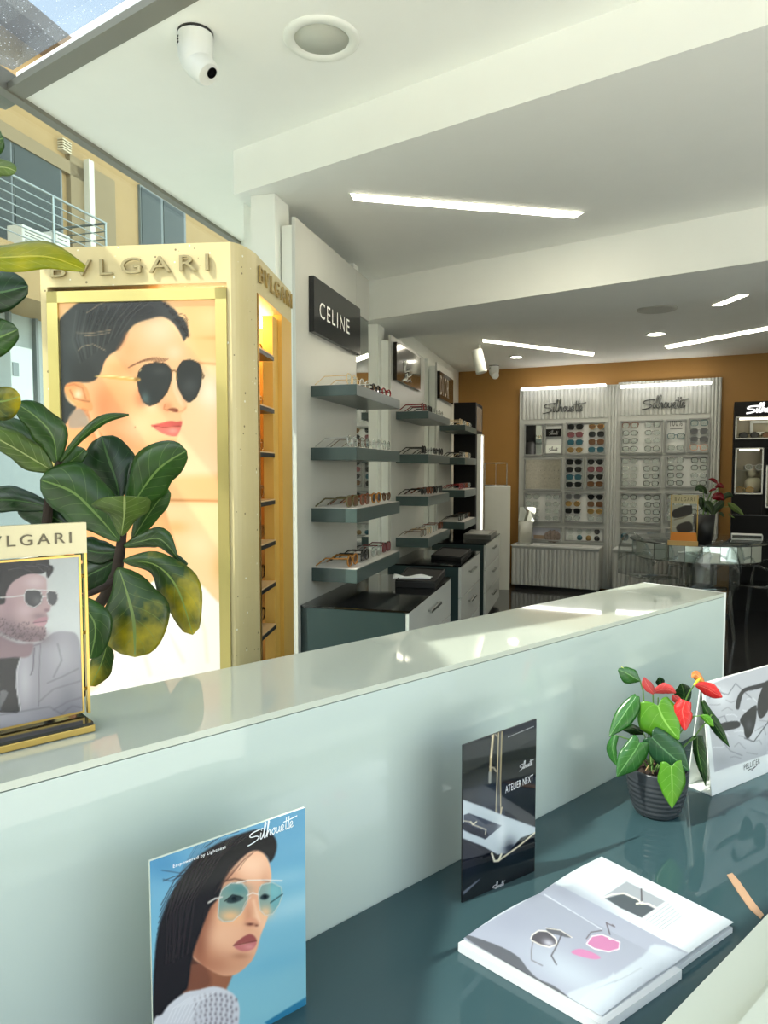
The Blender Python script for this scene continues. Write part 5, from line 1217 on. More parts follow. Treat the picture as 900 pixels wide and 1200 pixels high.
# grey box on the far cabinet
t, c = tray('flat_box', 'flat grey box lying on the far drawer cabinet', 'box', 2, [(543, 631.5), (575, 632.5), (582, 626.5), (552, 625.5)], .05, mat('box_grey', (120, 120, 114), .5), lip=False)
MB().prism([V((p.x, p.y, 0)) + UP * (CABH + .052) for p in [atH(x, y, CABH + .05) for x, y in ((548, 627), (572, 628), (576, 624), (556, 623.5))]], UP * .012).build('lid', mat('box_lid', (140, 140, 134), .45), t)
# eyeglasses inside the tower niche
TSPEC = [None, ('black', clearl, 'round', 'black'), ('clear', clearl, 'round', 'transparent'), ('silver', clearl, 'round', 'silver'), ('clear', clearl, 'round', 'clear rimmed'), ('silver', clearl, 'square', 'grey metal'), ('black', clearl, 'square', 'black'), ('black', clearl, 'round', 'black')]
TN = ['topmost', 'second', 'third', 'fourth', 'fifth', 'sixth', 'lowest']
for k, (bp, zz) in enumerate(TSH):
    sp_ = TSPEC[k + 1] if k + 1 < len(TSPEC) else TSPEC[-1]
    c = fp(.235, zz + .0015, -.065)
    M = frame(c, flank, fn * -1)
    place_glasses(sp_[0], sp_[1], sp_[2], M, '%s glasses on the %s shelf of the gold lined tower niche' % (sp_[3], TN[k]), 'glasses in the tower niche', big=1.05, thick=.0024 if sp_[0] == 'black' else .0016)
# ------------------------------------------------------------------ fluted eyewear panels on the back wall
flm = mat('fluted_grey', (186, 188, 184), .4, var=.01)
rec = mat('recess_back', (206, 208, 206), .35, var=.01)
rimm = mat('recess_rim', (150, 152, 150), .35, .2)
FWD = BN
def onB(x, y, o=0.0): return onp(x, y, PB + BN * o, BN)
def bu(x, y=560): return (onB(x, y) - PB).dot(BD)
def bp(u, z, o=0.0): return V((PB.x, PB.y, 0)) + BD * u + BN * o + UP * z
def brect(mb, x0, y0, x1, y1, o0, o1):
    """recess given by its left top / right bottom in the photograph"""
    a = onB(x0, y0); b = onB(x1, y1); u0 = (a - PB).dot(BD); u1 = (b - PB).dot(BD)
    # heights read at the middle of the box
    mb.prism([bp(u0, b.z, o0), bp(u1, b.z, o0), bp(u1, a.z, o0), bp(u0, a.z, o0)], BN * (o1 - o0)); return u0, u1, b.z, a.z
def flutes(u0, u1, z0, z1, o, pitch=.045, depth=.016, M=None):
    n = max(3, int((u1 - u0) / pitch)); pts = []
    for k in range(n * 6 + 1):
        q = k / 6; pts.append((u0 + (u1 - u0) * q / n, o + depth * abs(math.sin(math.pi * q)) ** .6))
    mb = MB(); vs = []; m = len(pts)
    for z in (z0, z1):
        for u, oo in pts: vs.append(bp(u, z, oo))
    mb.add(vs, [(i, i + 1, m + i + 1, m + i) for i in range(m - 1)])
    mb.add([bp(u0, z1, o - .006)] + [bp(u, z1, oo) for u, oo in pts] + [bp(u1, z1, o - .006)], [tuple(range(m + 2))])
    return mb
FLD = dict(black=('black', darkl, 'square'), rose=('burgundy', rosel, 'square'), gold=('gold', goldl, 'round'), brown=('brown', brownl, 'square'), grey=('grey', greyl, 'square'), teal=('teal', bluel, 'square'), clear=('silver', clearl, 'square'), dark=('black', clearl, 'square'), tan=('gold', brownl, 'aviator'), coral=('coral', clearl, 'square'), avi=('black', darkl, 'aviator'), tort=('tortoise', clearl, 'square'), blue=('teal', clearl, 'square'))
WORD = dict(black='black lensed', rose='dark rose', gold='gold', brown='brown', grey='grey', teal='teal', clear='thin clear', dark='black rimmed', tan='tan', coral='coral', avi='black aviator', tort='brown rimmed', blue='blue grey')
def Q1(x, y): return (600 + .15556 * x, 430 + .15556 * y)
def Q2(x, y): return (600 + .15556 * x, 560 + .15556 * y)
def Q3(x, y): return (710 + .15556 * x, 430 + .15556 * y)
def Q4(x, y): return (710 + .2111 * x, 540 + .2111 * y)
ROWW = ['top', 'second', 'third', 'fourth']
wp0, wp1 = bu(608), bu(711.5); xp1 = bu(722.5); xq1 = bu(843)
topz = onB(660, 451).z
def panel(side, u0, u1, lab):
    return thing('eyewear_panel', lab, 'display panel', bp((u0 + u1) / 2, .0, .1), 'fluted display panels on the back wall')
DEFS = []
for side in ('left', 'right'):
    u0, u1 = (wp0, wp1) if side == 'left' else (xp1, xq1)
    pn_ = panel(side, u0, u1, 'grey fluted eyewear panel ' + ('on the left, holding dark sunglasses and a mirror' if side == 'left' else 'on the right, holding clear spectacles behind the round table'))
    px0, px1 = (608, 711.5) if side == 'left' else (722.5, 843)
    pm = (px0 + px1) / 2
    zt_ = onB(pm, 453.5 if side == 'left' else 445.5).z
    zh_ = onB(pm, 492 if side == 'left' else 487).z
    zb_ = onB(pm, 636).z; CZ = .55
    if side == 'left': 
        MB().prism([bp(u1, .02, -.02), bp(xp1, .02, -.02), bp(xp1, .02, 0), bp(u1, .02, 0)], UP * (zt_ - .02)).build('filler_board', flm, pn_)
        flutes(u1, xp1, .05, zt_ - .01, .004, .05, .02).build('fluted_filler', flm, pn_)
    else:
        flutes(u1 - .11, u1, .05, zt_, .004, .05, .02).build('fluted_edge', flm, pn_)
    MB().prism([bp(u0, .02, -.02), bp(u1, .02, -.02), bp(u1, .02, 0), bp(u0, .02, 0)], UP * (zt_ - .02)).build('backing_board', flm, pn_)
    ue = u1 - (.11 if side == 'right' else .0)
    flutes(u0 + .03, ue, zh_ + .015, zt_, .001, .048).build('fluted_header', flm, pn_)
    # lower cabinet with fluted front
    cw0, cw1 = (u0, bu(709)) if side == 'left' else (bu(724), bu(832))
    cb_ = MB().prism([bp(cw0 + .005, .05, .001), bp(cw1 - .005, .05, .001), bp(cw1 - .005, .05, .33), bp(cw0 + .005, .05, .33)], UP * (CZ - .05)); cb_.build('lower_cabinet', flm, pn_)
    flutes(cw0 + .005, cw1 - .005, .06, CZ - .03, .331, .05, .02).build('fluted_front', flm, pn_)
    MB().prism([bp(cw0, CZ, .001), bp(cw1, CZ, .001), bp(cw1, CZ, .356), bp(cw0, CZ, .356)], UP * .018).build('cabinet_top', rec, pn_)
    MB().prism([bp(cw0 + .04, .0, .01), bp(cw1 - .04, .0, .01), bp(cw1 - .04, .0, .29), bp(cw0 + .04, .0, .29)], UP * .049).build('plinth', satin, pn_)
    # light bar on two brackets
    la, lb_ = (Q1(70, 165), Q1(705, 140)) if side == 'left' else (Q3(112, 150), Q3(795, 118))
    A_, B_ = onB(*la, .14), onB(*lb_, .14); zz = (A_.z + B_.z) / 2; A_.z = B_.z = zz
    br = MB(); 
    for e_ in (A_, B_): br.tube([e_, e_ - BN * .13], .010, 6)
    br.build('light_bracket', white, pn_); MB().tube([A_, B_], .017, 8).build('light_bar', emat('bar_light', (255, 252, 244), 6.0), pn_)
    lg = MB()
    q = [Q1(232, 352), Q1(560, 344), Q1(232, 250)] if side == 'left' else [Q3(270, 322), Q3(628, 312), Q3(270, 222)]
    q = [onB(x, y, .03) for x, y in q]; q[1].z = q[0].z; script_logo(lg, q[0], q[1], q[2], .0075, .0)
    for f_ in (.2, .5, .8): lg.tube([q[0] * (1 - f_) + q[1] * f_ + UP * .08, q[0] * (1 - f_) + q[1] * f_ + UP * .08 - BN * .028], .004, 5)
    lg.build('lettering', mat('polished_letters', (120, 122, 122), .12, .9, var=0), pn_)
    # recesses
    if side == 'left':
        R = [('tall upper left recess', Q1(98,432), Q1(236,668)), ('small upper recess', Q1(252,428), Q1(384,662)), ('upper right recess', Q1(408,420), Q1(704,660)), ('middle left recess', Q1(95,690), Q1(376,930)),
             ('narrow middle recess', Q1(402,682), Q1(540,922)), ('middle right recess', Q1(562,680), Q1(700,918)), ('lower left recess', Q2(92,108), Q2(376,338)), ('lower right recess', Q2(400,106), Q2(694,342)), ('bottom left recess', Q2(92,362), Q2(376,478)), ('bottom right recess', Q2(400,370), Q2(694,486))]
    else:
        R = [('upper left recess', Q3(112,406), Q3(428,652)), ('narrow upper recess', Q3(455,398), Q3(603,648)), ('upper right recess', Q3(628,388), Q3(778,645)), ('middle left recess', Q3(110,678), Q4(306,152)), ('middle right recess', Q3(450,668), Q4(568,150)),
             ('lower left recess', Q4(78,175), Q4(308,352)), ('lower right recess', Q4(330,175), Q4(568,348)), ('bottom left recess', Q4(78,372), Q4(308,470)), ('bottom right recess', Q4(330,372), Q4(568,466))]
    for rn, p0, p1 in R:
        b_ = MB(); r = brect(b_, p0[0], p0[1], p1[0], p1[1], .001, .008); ro_ = b_.build('recess', rec, pn_)
        rm = MB()
        for a_, b2 in (((r[0], r[2]), (r[1], r[2] + .016)), ((r[0], r[3] - .016), (r[1], r[3])), ((r[0], r[2]), (r[0] + .016, r[3])), ((r[1] - .016, r[2]), (r[1], r[3]))):
            rm.prism([bp(a_[0], a_[1], .0085), bp(b2[0], a_[1], .0085), bp(b2[0], b2[1], .0085), bp(a_[0], b2[1], .0085)], BN * .03)
        rm.build('recess_rim', rimm, ro_)
        if side == 'left' and rn == 'tall upper left recess':
            um = r[0] + (r[1] - r[0]) * .6
            MB().prism([bp(r[0] + .017, r[2] + .017, .009), bp(um, r[2] + .017, .009), bp(um, r[3] - .017, .009), bp(r[0] + .017, r[3] - .017, .009)], BN * .006).build('black_board', black, ro_)
            MB().prism([bp(um + .002, r[2] + .017, .009), bp(r[1] - .017, r[2] + .017, .009), bp(r[1] - .017, r[3] - .017, .009), bp(um + .002, r[3] - .017, .009)], BN * .006).build('mirror', mirror, ro_)
        if side == 'left' and rn == 'small upper recess':
            for f0, f1, m_, nm in ((.58, .82, black, 'black_plaque'), (.06, .30, edgew, 'white_plaque')):
                z0 = r[2] + (r[3] - r[2]) * f0; z1 = r[2] + (r[3] - r[2]) * f1
                pq = MB().prism([bp(r[0] + .02, z0, .04), bp(r[1] - .02, z0, .04), bp(r[1] - .02, z1, .04), bp(r[0] + .02, z1, .04)], BN * .012).build(nm, m_, ro_)
                lg = MB(); x0_ = r[0] + (r[1] - r[0]) * .25; x1_ = r[0] + (r[1] - r[0]) * .78; zc = (z0 + z1) / 2
                script_logo(lg, bp(x0_, zc - .03, .053), bp(x1_, zc - .03, .053), bp(x0_, zc + .03, .053), .003, 0); lg.build('plaque_lettering', mat('plaque_ink', (130, 130, 130), .4), pq)
        if side == 'left' and rn == 'middle left recess':
            MB().prism([bp(r[0] + .018, r[2] + .017, .009), bp(r[1] - .018, r[2] + .017, .009), bp(r[1] - .018, r[3] - .017, .009), bp(r[0] + .018, r[3] - .017, .009)], BN * .004).build('steel_plate', mat('worn_steel', (176, 172, 158), .3, .8, var=.15, scale=40), ro_)
            pg_ = MB()
            for a_ in range(8):
                for b2 in range(4):
                    c_ = bp(r[0] + (r[1] - r[0]) * (.08 + .12 * a_), r[2] + (r[3] - r[2]) * (.14 + .24 * b2), .013); pg_.tube([c_, c_ + BN * .02], .005, 5)
            o_pg = pg_.build('pegs', steel, ro_); o_pg['kind'] = 'stuff'
        if side == 'left' and rn == 'bottom left recess':
            MB().prism([bp(r[0] + .12, r[2] + .017, .009), bp(r[1] - .018, r[2] + .017, .009), bp(r[1] - .018, r[3] - .017, .009), bp(r[0] + .12, r[3] - .017, .009)], BN * .004).build('picture', mat('pic_bg', (176, 178, 190), .4), ro_)
            pc = MB(); um = r[0] + (r[1] - r[0]) * .78; zc = (r[2] + r[3]) / 2 - .03
            for k in range(9):
                a_ = k * .7; pc.sphere(bp(um + .07 * math.cos(a_), zc + .035 * math.sin(a_), .016), .05, 6, (1, .12, 1))
            pc.build('picture_flower', mat('flower_print', (120, 106, 98), .6, var=.3, scale=30), ro_)
            MB().prism([bp(r[0] + .13, r[2] + .02, .0135), bp(r[1] - .2, r[2] + .02, .0135), bp(r[1] - .2, r[2] + .07, .0135), bp(r[0] + .13, r[2] + .07, .0135)], BN * .001).build('picture_sand', mat('sand_print', (150, 128, 106), .6), ro_)
        if side == 'right' and rn == 'narrow upper recess':
            lg = MB(); a_, b2 = onB(*Q3(484, 448), .012), onB(*Q3(576, 444), .012); b2.z = a_.z; text_quad(lg, '100%', a_, b2, a_ + UP * .085, off=.001)
            lg.tube([a_ - UP * .03, b2 - UP * .03], .004, 5); lg.build('lettering', mat('dark_print', (70, 72, 74), .5), ro_)
        if side == 'right' and rn == 'bottom left recess':
            MB().prism([bp(r[0] + .32, r[2] + .05, .009), bp(r[1] - .02, r[2] + .05, .009), bp(r[1] - .02, r[3] - .05, .009), bp(r[0] + .32, r[3] - .05, .009)], BN * .004).build('picture', mat('pic_blue', (96, 122, 148), .4, var=.2, scale=12), ro_)
        DEFS.append((side, rn, r))
# pairs: recess -> columns of rows
def cols(side, rn, *columns):
    r = [d for d in DEFS if d[0] == side and d[1] == rn][0][2]
    cn = ['left', 'right'] if len(columns) == 2 else ['']
    for ci, (fx, rows) in enumerate(columns):
        n = len(rows)
        for k, c in enumerate(rows):
            if not c: continue
            fz = (k + .5) / n if n == 4 else (.5, )[0]
            if isinstance(c, tuple): c, fz = c
            u = r[0] + (r[1] - r[0]) * fx; z = r[3] - (r[3] - r[2]) * (.03 + .94 * fz)
            fc, ln, kd = FLD[c]; big = 1.5 if c not in ('clear', 'dark') else 1.36
            hh = .023 * big
            M = frame(bp(u, z - hh, .045), BD, BN * -1)
            lab = '%s pair, %s row%s, in the %s of the %s panel' % (WORD[c], ROWW[min(3, int(fz * 4))], ' ' + cn[ci] + ' column' if cn[ci] else '', rn, side)
            place_glasses(fc, ln, kd, M, lab, 'eyewear on the fluted panels', low=True, big=big, cat='sunglasses' if ln is not clearl else 'eyeglasses', tl_=.034, thick=.0024)
cols('left', 'upper right recess', (.25, ['black', 'rose', 'teal', 'gold']), (.78, ['tan', 'black', 'brown', 'teal']))
cols('left', 'narrow middle recess', (.5, ['black', 'black', 'teal', 'black']))
cols('left', 'middle right recess', (.5, ['avi', 'rose', 'avi', 'brown']))
cols('left', 'lower left recess', (.24, ['clear'] * 4), (.76, ['clear'] * 4))
cols('left', 'lower right recess', (.22, ['grey', 'gold', 'black', 'clear']), (.78, ['avi', 'brown', 'gold', 'clear']))
cols('right', 'upper left recess', (.24, ['tort', 'dark', 'dark', 'dark']), (.76, ['clear', 'clear', 'clear', 'dark']))
cols('right', 'narrow upper recess', (.5, [('blue', .5), ('clear', .86)]))
cols('right', 'upper right recess', (.5, ['blue', 'grey', 'grey', 'coral']))
cols('right', 'middle left recess', (.24, ['clear', 'clear', 'clear', 'clear']), (.76, ['clear', 'dark', 'dark', 'dark']))
cols('right', 'middle right recess', (.24, ['clear', 'dark', 'dark', 'dark']), (.78, ['dark', 'dark', 'clear', 'dark']))
cols('right', 'lower left recess', (.24, ['dark', 'clear', 'dark', 'dark']), (.78, ['dark', 'dark', 'dark', 'dark']))
cols('right', 'lower right recess', (.24, ['dark', 'clear', 'clear', 'clear']), (.76, ['clear', 'clear', 'dark', 'clear']))
# loose sample lenses in the bottom recesses
def sample(side, rn, fx, fz, r_, m, lab):
    r = [d for d in DEFS if d[0] == side and d[1] == rn][0][2]
    c = bp(r[0] + (r[1] - r[0]) * fx, r[2] + (r[3] - r[2]) * fz, .0085); M = frame(c, BD, UP, BN * -1 if False else BD.cross(UP))
    o = MB(M).lathe([(r_, 0), (r_ * .9, .012), (.0005, .018)], 16).build('sample_lens', m, loc=c); tag(o, lab, 'lens', 'round sample lenses in the bottom recesses')
for fx, fz, m, lab in ((.15, .72, clearl, 'clear round lens, upper row far left, in the bottom right recess of the left panel'), (.38, .72, clearl, 'clear round lens, upper row second, in the bottom right recess of the left panel'), (.61, .74, clearl, 'clear round lens, upper row third, in the bottom right recess of the left panel'), (.82, .74, greyl, 'grey mirrored round sample lens in the bottom right recess of the left panel'),
                       (.15, .26, clearl, 'clear round lens, lower row far left, in the bottom right recess of the left panel'), (.38, .27, bluel, 'pale teal round sample lens in the bottom right recess of the left panel'), (.61, .26, goldl, 'bronze round sample lens in the bottom right recess of the left panel'), (.82, .25, darkl, 'black round sample lens, lower right in the bottom recess of the left fluted panel')):
    sample('left', 'bottom right recess', fx, fz, .036, m, lab)
sample('right', 'bottom left recess', .12, .45, .05, bluel, 'dark teal round sample lens in the bottom left recess of the right fluted panel')
# things on the lower cabinet: small mirror, leaflets
zc_ = .568
a = bp(bu(613), zc_ + .0, .2); 
mt = thing('table_mirror', 'small square table mirror standing on the left fluted cabinet', 'mirror', a + BD * .1)
mz0 = onB(622, 622).z; mz1 = onB(622, 609).z
u_m0, u_m1 = bu(612.5) , bu(631)
MB().prism([bp(u_m0, .86, .18), bp(u_m1, .86, .18), bp(u_m1, 1.04, .10), bp(u_m0, 1.04, .10)], BN * .012).build('mirror_plate', mirror, mt)
MB().prism([bp(u_m0 + .02, zc_ + .001, .20), bp(u_m1 - .04, zc_ + .001, .20), bp(u_m1 - .02, .86, .18), bp(u_m0, .86, .18)], BN * -.02).build('stand', mat('stand_silver', (200, 200, 190), .2, .6), mt)
MB().prism([bp(u_m0 + .01, zc_ + .001, .30), bp(u_m1 - .03, zc_ + .001, .30), bp(u_m1 - .03, zc_ + .001, .12), bp(u_m0 + .01, zc_ + .001, .12)], UP * .012).build('foot', steel, mt)
bo = MB().prism([bp(bu(642), zc_ + .0008, .08), bp(bu(686), zc_ + .0008, .08), bp(bu(688), zc_ + .0008, .30), bp(bu(640), zc_ + .0008, .30)], UP * .006).build('brochure', mat('brochure_grey', (196, 196, 194), .4), loc=bp(bu(660), zc_, .2), bevel=.001); tag(bo, 'flat pale brochure lying on the left fluted cabinet', 'brochure')
# ------------------------------------------------------------------ white corner cabinet with a wire frame box
zb0 = V((0, 0, 0)); wa = atH(567.5, 689, 0); wa.z = 0
wa = atY(567.5, 600, 9.0); wb = atY(598, 600, 8.95); wa.z = wb.z = 0; wh = atY(580, 569.5, 9.0).z
wc = thing('white_cabinet', 'plain white cabinet standing in the back corner beside the ochre wall', 'cabinet', (wa + wb) / 2)
wdr = (wb - wa).normalized(); wnn = V((-wdr.y, wdr.x, 0))
MB().prism([wa, wb, wb + wnn * .45, wa + wnn * .45], UP * (wh - .012)).build('body', mat('cabinet_white', (206, 206, 196), .35), wc, bevel=.003)
MB().prism([wa + UP * (wh - .0115), wb + UP * (wh - .0115), wb + wnn * .45 + UP * (wh - .0115), wa + wnn * .45 + UP * (wh - .0115)], UP * .0115).build('top', edgew, wc)
gx = thing('wire_stand', 'small wire framed glass box on top of the white corner cabinet', 'display box', wa + wdr * .13 + wnn * .1 + UP * wh)
wr = MB(); q = [wa + wdr * .0 + wnn * .04, wa + wdr * .28 + wnn * .04, wa + wdr * .28 + wnn * .30, wa + wdr * .0 + wnn * .30]
for z in (.006, .29):
    wr.tube([p + UP * (wh + z) for p in q], .005, 5, closed=True)
for p in q + [(q[0] + q[1]) / 2]: wr.tube([p + UP * (wh + .006), p + UP * (wh + .29)], .004, 5)
wr.build('wire_frame', steel, gx)
MB().prism([q[0] + UP * (wh + .001), q[1] + UP * (wh + .001), q[2] + UP * (wh + .001), q[3] + UP * (wh + .001)], UP * .004).build('base_plate', acryl, gx)
# ------------------------------------------------------------------ black display case at right
kb0 = atY(857, 600, 7.8); kb0.z = 0
KX = BD
kz = atY(880, 470, 7.7).z
case = thing('display_case', 'tall black display case with lit glass niches at the right edge of the shop', 'display case', kb0 + BD * .6)
def kp(u, z, o=0.0): return V((kb0.x, kb0.y, 0)) + BD * u + BN * o + UP * z
def onK(x, y, o=0.0): return onp(x, y, kb0 + BN * o, BN)
def ku(x, y): return (onK(x, y) - kb0).dot(BD)
zk = onK(880, 604).z
KW = 1.25
NI = [(862, 488.5, 925, 515, 'upper niche'), (862, 525, 893.5, 579, 'tall niche'), (898, 545, 960, 595, 'side niche')]
rects = [(ku(a, b), onK(a, d).z, ku(c, d), onK(a, b).z) for a, b, c, d, _ in NI]
# body as a frame around the niches
def kbox(u0, z0, u1, z1, o0, o1, name, m, par=case, bev=0): return MB().prism([kp(u0, z0, o0), kp(u1, z0, o0), kp(u1, z1, o0), kp(u0, z1, o0)], BN * (o1 - o0)).build(name, m, par, bevel=bev)
kbox(0, 0, KW, zk, -.55, .10, 'base_cabinet', blackp)
kbox(-.0, zk + .001, KW, zk + .012, -.55, .14, 'counter_edge', mat('edge_grey', (60, 62, 66), .2), bev=.002)
kbox(0, zk + .0125, KW, kz, -.55, -.36, 'back_body', blackp)
r0, r1, r2 = rects
kbox(0, zk + .0125, r0[0], kz, -.359, 0, 'left_stile', blackp)
kbox(r0[0], r0[3], KW, kz, -.359, 0, 'header', blackp)
kbox(r0[0], r1[3], KW, r0[1], -.359, 0, 'middle_rail', blackp)
kbox(r1[2], zk + .0125, r2[0], r1[3] - .0005, -.359, 0, 'centre_stile', blackp)
kbox(r0[0], zk + .0125, r1[2] - .0005, r1[1], -.359, 0, 'lower_rail', blackp)
nb = mat('niche_back_beige', (188, 180, 156), .4, var=.15, scale=6)
nl = emat('niche_light', (255, 244, 220), 4.0)
for i_, (u0, z0, u1, z1) in enumerate(rects):
    u1 = min(u1, KW)
    kbox(u0 + .002, z0 + .002, u1 - .002, z1 - .002, -.358, -.35, 'niche_back', nb)
    kbox(u0 + .04, z1 - .03, u1 - .04, z1 - .012, -.08, -.05, 'niche_lamp', nl)
    kbox(u0 + .002, z0 + .001, u1 - .002, z0 + .012, -.349, -.01, 'niche_floor', mat('niche_floor', (196, 194, 188), .2))
    rm = MB()
    for a_ in ((u0, z0, u1, z0 + .014), (u0, z1 - .014, u1, z1), (u0, z0, u0 + .014, z1), (u1 - .014, z0, u1, z1)): rm.prism([kp(a_[0], a_[1], .001), kp(a_[2], a_[1], .001), kp(a_[2], a_[3], .001), kp(a_[0], a_[3], .001)], BN * .008)
    rm.build('niche_rim', steel, case)
MB().prism([kp(r1[0] + .016, (r1[1] + r1[3]) / 2, -.02), kp(r1[2] - .016, (r1[1] + r1[3]) / 2, -.02), kp(r1[2] - .016, (r1[1] + r1[3]) / 2, -.345), kp(r1[0] + .016, (r1[1] + r1[3]) / 2, -.345)], UP * .008).build('glass_shelf', acryl, case)
fm_ = MB(); fz0, fz1 = r0[1] + .06, r0[3] - .03; fu0 = ku(880, 500)
for a_ in ((fu0, fz0, fu0 + .5, fz0 + .03), (fu0, fz1 - .03, fu0 + .5, fz1), (fu0, fz0, fu0 + .03, fz1)): fm_.prism([kp(a_[0], a_[1], -.30), kp(a_[2], a_[1], -.30), kp(a_[2], a_[3], -.30), kp(a_[0], a_[3], -.30)], BN * .02)
fm_.build('inner_frame', edgew, case)
lg = MB(); q = [onK(874.5, 484.5, .012), onK(925, 481, .012), onK(874.5, 473, .012)]; q[1].z = q[0].z; script_logo(lg, q[0], q[1], q[2], .009, 0); lg.build('lettering', emat('lit_letters', (250, 250, 246), 1.2), case)
for k, (u, z, c_, ln, lab) in enumerate(((r1[0] + .10, r1[1] + .013, 'gold', goldl, 'gold framed sunglasses at the bottom of the tall niche in the black display case'), (r1[0] + .19, (r1[1] + r1[3]) / 2 + .009, 'clear', clearl, 'clear spectacles on the glass shelf of the tall niche in the black case'), (r0[0] + .14, r0[1] + .013, 'black', darkl, 'black sunglasses in the upper niche of the black display case'), (r0[0] + .36, r0[1] + .013, 'olive', brownl, 'olive sunglasses beside the black pair in the upper niche of the black case'))):
    place_glasses(c_, ln, 'round', frame(kp(u, z, -.10), BD, BN * -1), lab, 'glasses in the black display case', low=True, big=1.5, cat='sunglasses', thick=.0024, tl_=.1)
bg_ = MB(Matrix.Identity(4)); c_ = kp(r1[0] + .19, r1[1] + .013, -.22)
bg_.sphere(c_ + UP * .09, .09, 12, (1.1, .8, 1)); bg_.sphere(c_ + UP * .21 + BD * -.02, .055, 10); bag = bg_.build('case_ornament', mat('ornament_beige', (206, 196, 172), .4), loc=c_); tag(bag, 'pale rounded ornament at the bottom of the tall niche in the black case', 'ornament')
# ------------------------------------------------------------------ round mirrored table
TT = .80
TC = (atH(819, 631.5, TT)); TR_ = .69; TC.z = 0
table = thing('round_table', 'round glass topped table with a faceted mirror skirt behind the partition', 'table', TC)
mr = Matrix.Translation(TC)
MB(mr).lathe([(.0005, TT - .015), (TR_ - .012, TT - .015), (TR_, TT - .012), (TR_, TT - .004), (TR_ - .006, TT), (.0005, TT)], 72).build('glass_top', mat('dark_mirror_top', (70, 76, 76), .04, .3, .8, var=0), table)
NS = 26; sk = MB(mr)
for k in range(NS):
    a0_ = 2 * math.pi * k / NS + .004; a1_ = 2 * math.pi * (k + 1) / NS - .004
    tw = .10 * math.sin(k * 2.7)
    R0, R1 = TR_ - .03 + .004 * math.sin(k * 1.9), TR_ - .03 + .004 * math.cos(k * 2.3)
    a = V((R0 * math.cos(a0_), R0 * math.sin(a0_), TT - .175)); b = V((R1 * math.cos(a1_), R1 * math.sin(a1_), TT - .175))
    inw = V((-math.cos((a0_ + a1_) / 2), -math.sin((a0_ + a1_) / 2), 0)) * .012
    sk.prism([a, b, b + UP * .158, a + UP * .158], inw)
sk.build('mirror_skirt', mirror, table)
MB(mr).lathe([(.0005, .0), (.30, 0), (.31, .015), (.16, .05), (.15, .06), (.15, TT - .03), (.0005, TT - .02)], 12).build('pedestal', mirror, table)
MB(mr).lathe([(.0005, TT - .19), (TR_ - .06, TT - .19), (TR_ - .06, TT - .176), (.0005, TT - .176)], 40).build('lower_board', steel, table)
# ghost chairs
ghost = glassmat('ghost_acrylic', (238, 241, 241), 1.3, rough=.03)
def chair(px, py_, face, lab, grp='clear chairs around the round table'):
    """py_ depth; face = direction the sitter looks"""
    p = atY(px, 600, py_); p.z = 0; f = V(face).normalized(); r = V((f.y, -f.x, 0)); M = frame(p, r, f, UP)
    t = thing('ghost_chair', lab, 'chair', p, grp)
    seat = MB(M); n = 24
    seat.lathe([(.0005, .44), (.20, .44), (.225, .446), (.225, .456), (.20, .462), (.0005, .458)], 28); seat.build('seat', ghost, t)
    ov = []
    for k in range(25):
        a = math.pi * k / 24; ov.append(V((.23 * math.cos(a), -.20 - .05 * math.sin(a) - .03, .60 + .30 * math.sin(a))))
    sh = MB(M); pts = ov
    inn = [V((q.x * .95, q.y + .0, .60 + (q.z - .60) * .95)) for q in ov]
    vs_b = []; 
    for k in range(25):
        for j in range(6): a = ov[k]; vs_b.append(V((a.x, a.y * 1.0, .47 + (a.z - .47) * (j / 5))))
    sh.add(vs_b, [(k*6+j, k*6+j+1, (k+1)*6+j+1, (k+1)*6+j) for k in range(24) for j in range(5)], True)
    sh.build('backrest', ghost, t, solid=.006)
    MB(M).tube(ov, .011, 8).build('back_rim', ghost, t)
    for sgn in (-1, 1):
        MB(M).tube([V((sgn * .23, -.22, .62)), V((sgn * .26, -.10, .66)), V((sgn * .26, .08, .65)), V((sgn * .22, .16, .58)), V((sgn * .20, .17, .45))], .012, 8).build('armrest', ghost, t)
        for y_ in (-.19, .18):
            MB(M).tube([V((sgn * .17, y_ * .9, .44)), V((sgn * .20, y_ * 1.2, .0))], [.022, .013], 8).build('leg', ghost, t)
    return t
chair(766, 7.15, (.75, .35, 0), 'clear acrylic chair with rounded back at the left of the round table')
chair(823, 6.45, (-.1, 1, 0), 'clear acrylic chair with rounded back in front of the round table, seen from behind')
chair(893, 6.6, (-.6, .8, 0), 'clear acrylic chair at the right frame edge in front of the round table')
# on the table: portrait stand, orange leaflet, glass block, pot plant
TZ = TT + .0005
def tpt(x, y): p = atH(x, y, TZ); return p
sa = tpt(800, 638); sd_ = BD
sdisp = thing('portrait_display', 'small champagne framed card with brown case photo on the round mirrored table', 'display stand', sa)
sx0 = sa - BD * .11; 
sw = .235; stz = atY(803, 580, sa.y).z
def spt(u, z, o=0.0): return V((sx0.x, sx0.y, 0)) + BD * u + BN * o + UP * z
def sbox(u0, z0, u1, z1, o0, o1, nm, m): return MB().prism([spt(u0, z0, o0), spt(u1, z0, o0), spt(u1, z1, o0), spt(u0, z1, o0)], BN * (o1 - o0)).build(nm, m, sdisp)
sbox(-.01, TZ, sw + .01, TZ + .02, -.05, .05, 'base', gold)
sbox(-.005, TZ + .021, .003, stz, -.006, .006, 'frame_post', gold); sbox(sw - .003, TZ + .021, sw + .005, stz, -.006, .006, 'frame_post', gold)
sbox(.004, stz - .085, sw - .004, stz, -.005, .005, 'header_plate', MATS['champagne_plate'])
lg = MB(); text_quad(lg, 'BVLGARI', spt(.03, stz - .06, .006), spt(sw - .03, stz - .06, .006), spt(.03, stz - .025, .006), off=.0005, spacing=1.35); lg.build('lettering', MATS['bronze_letters'], sdisp)
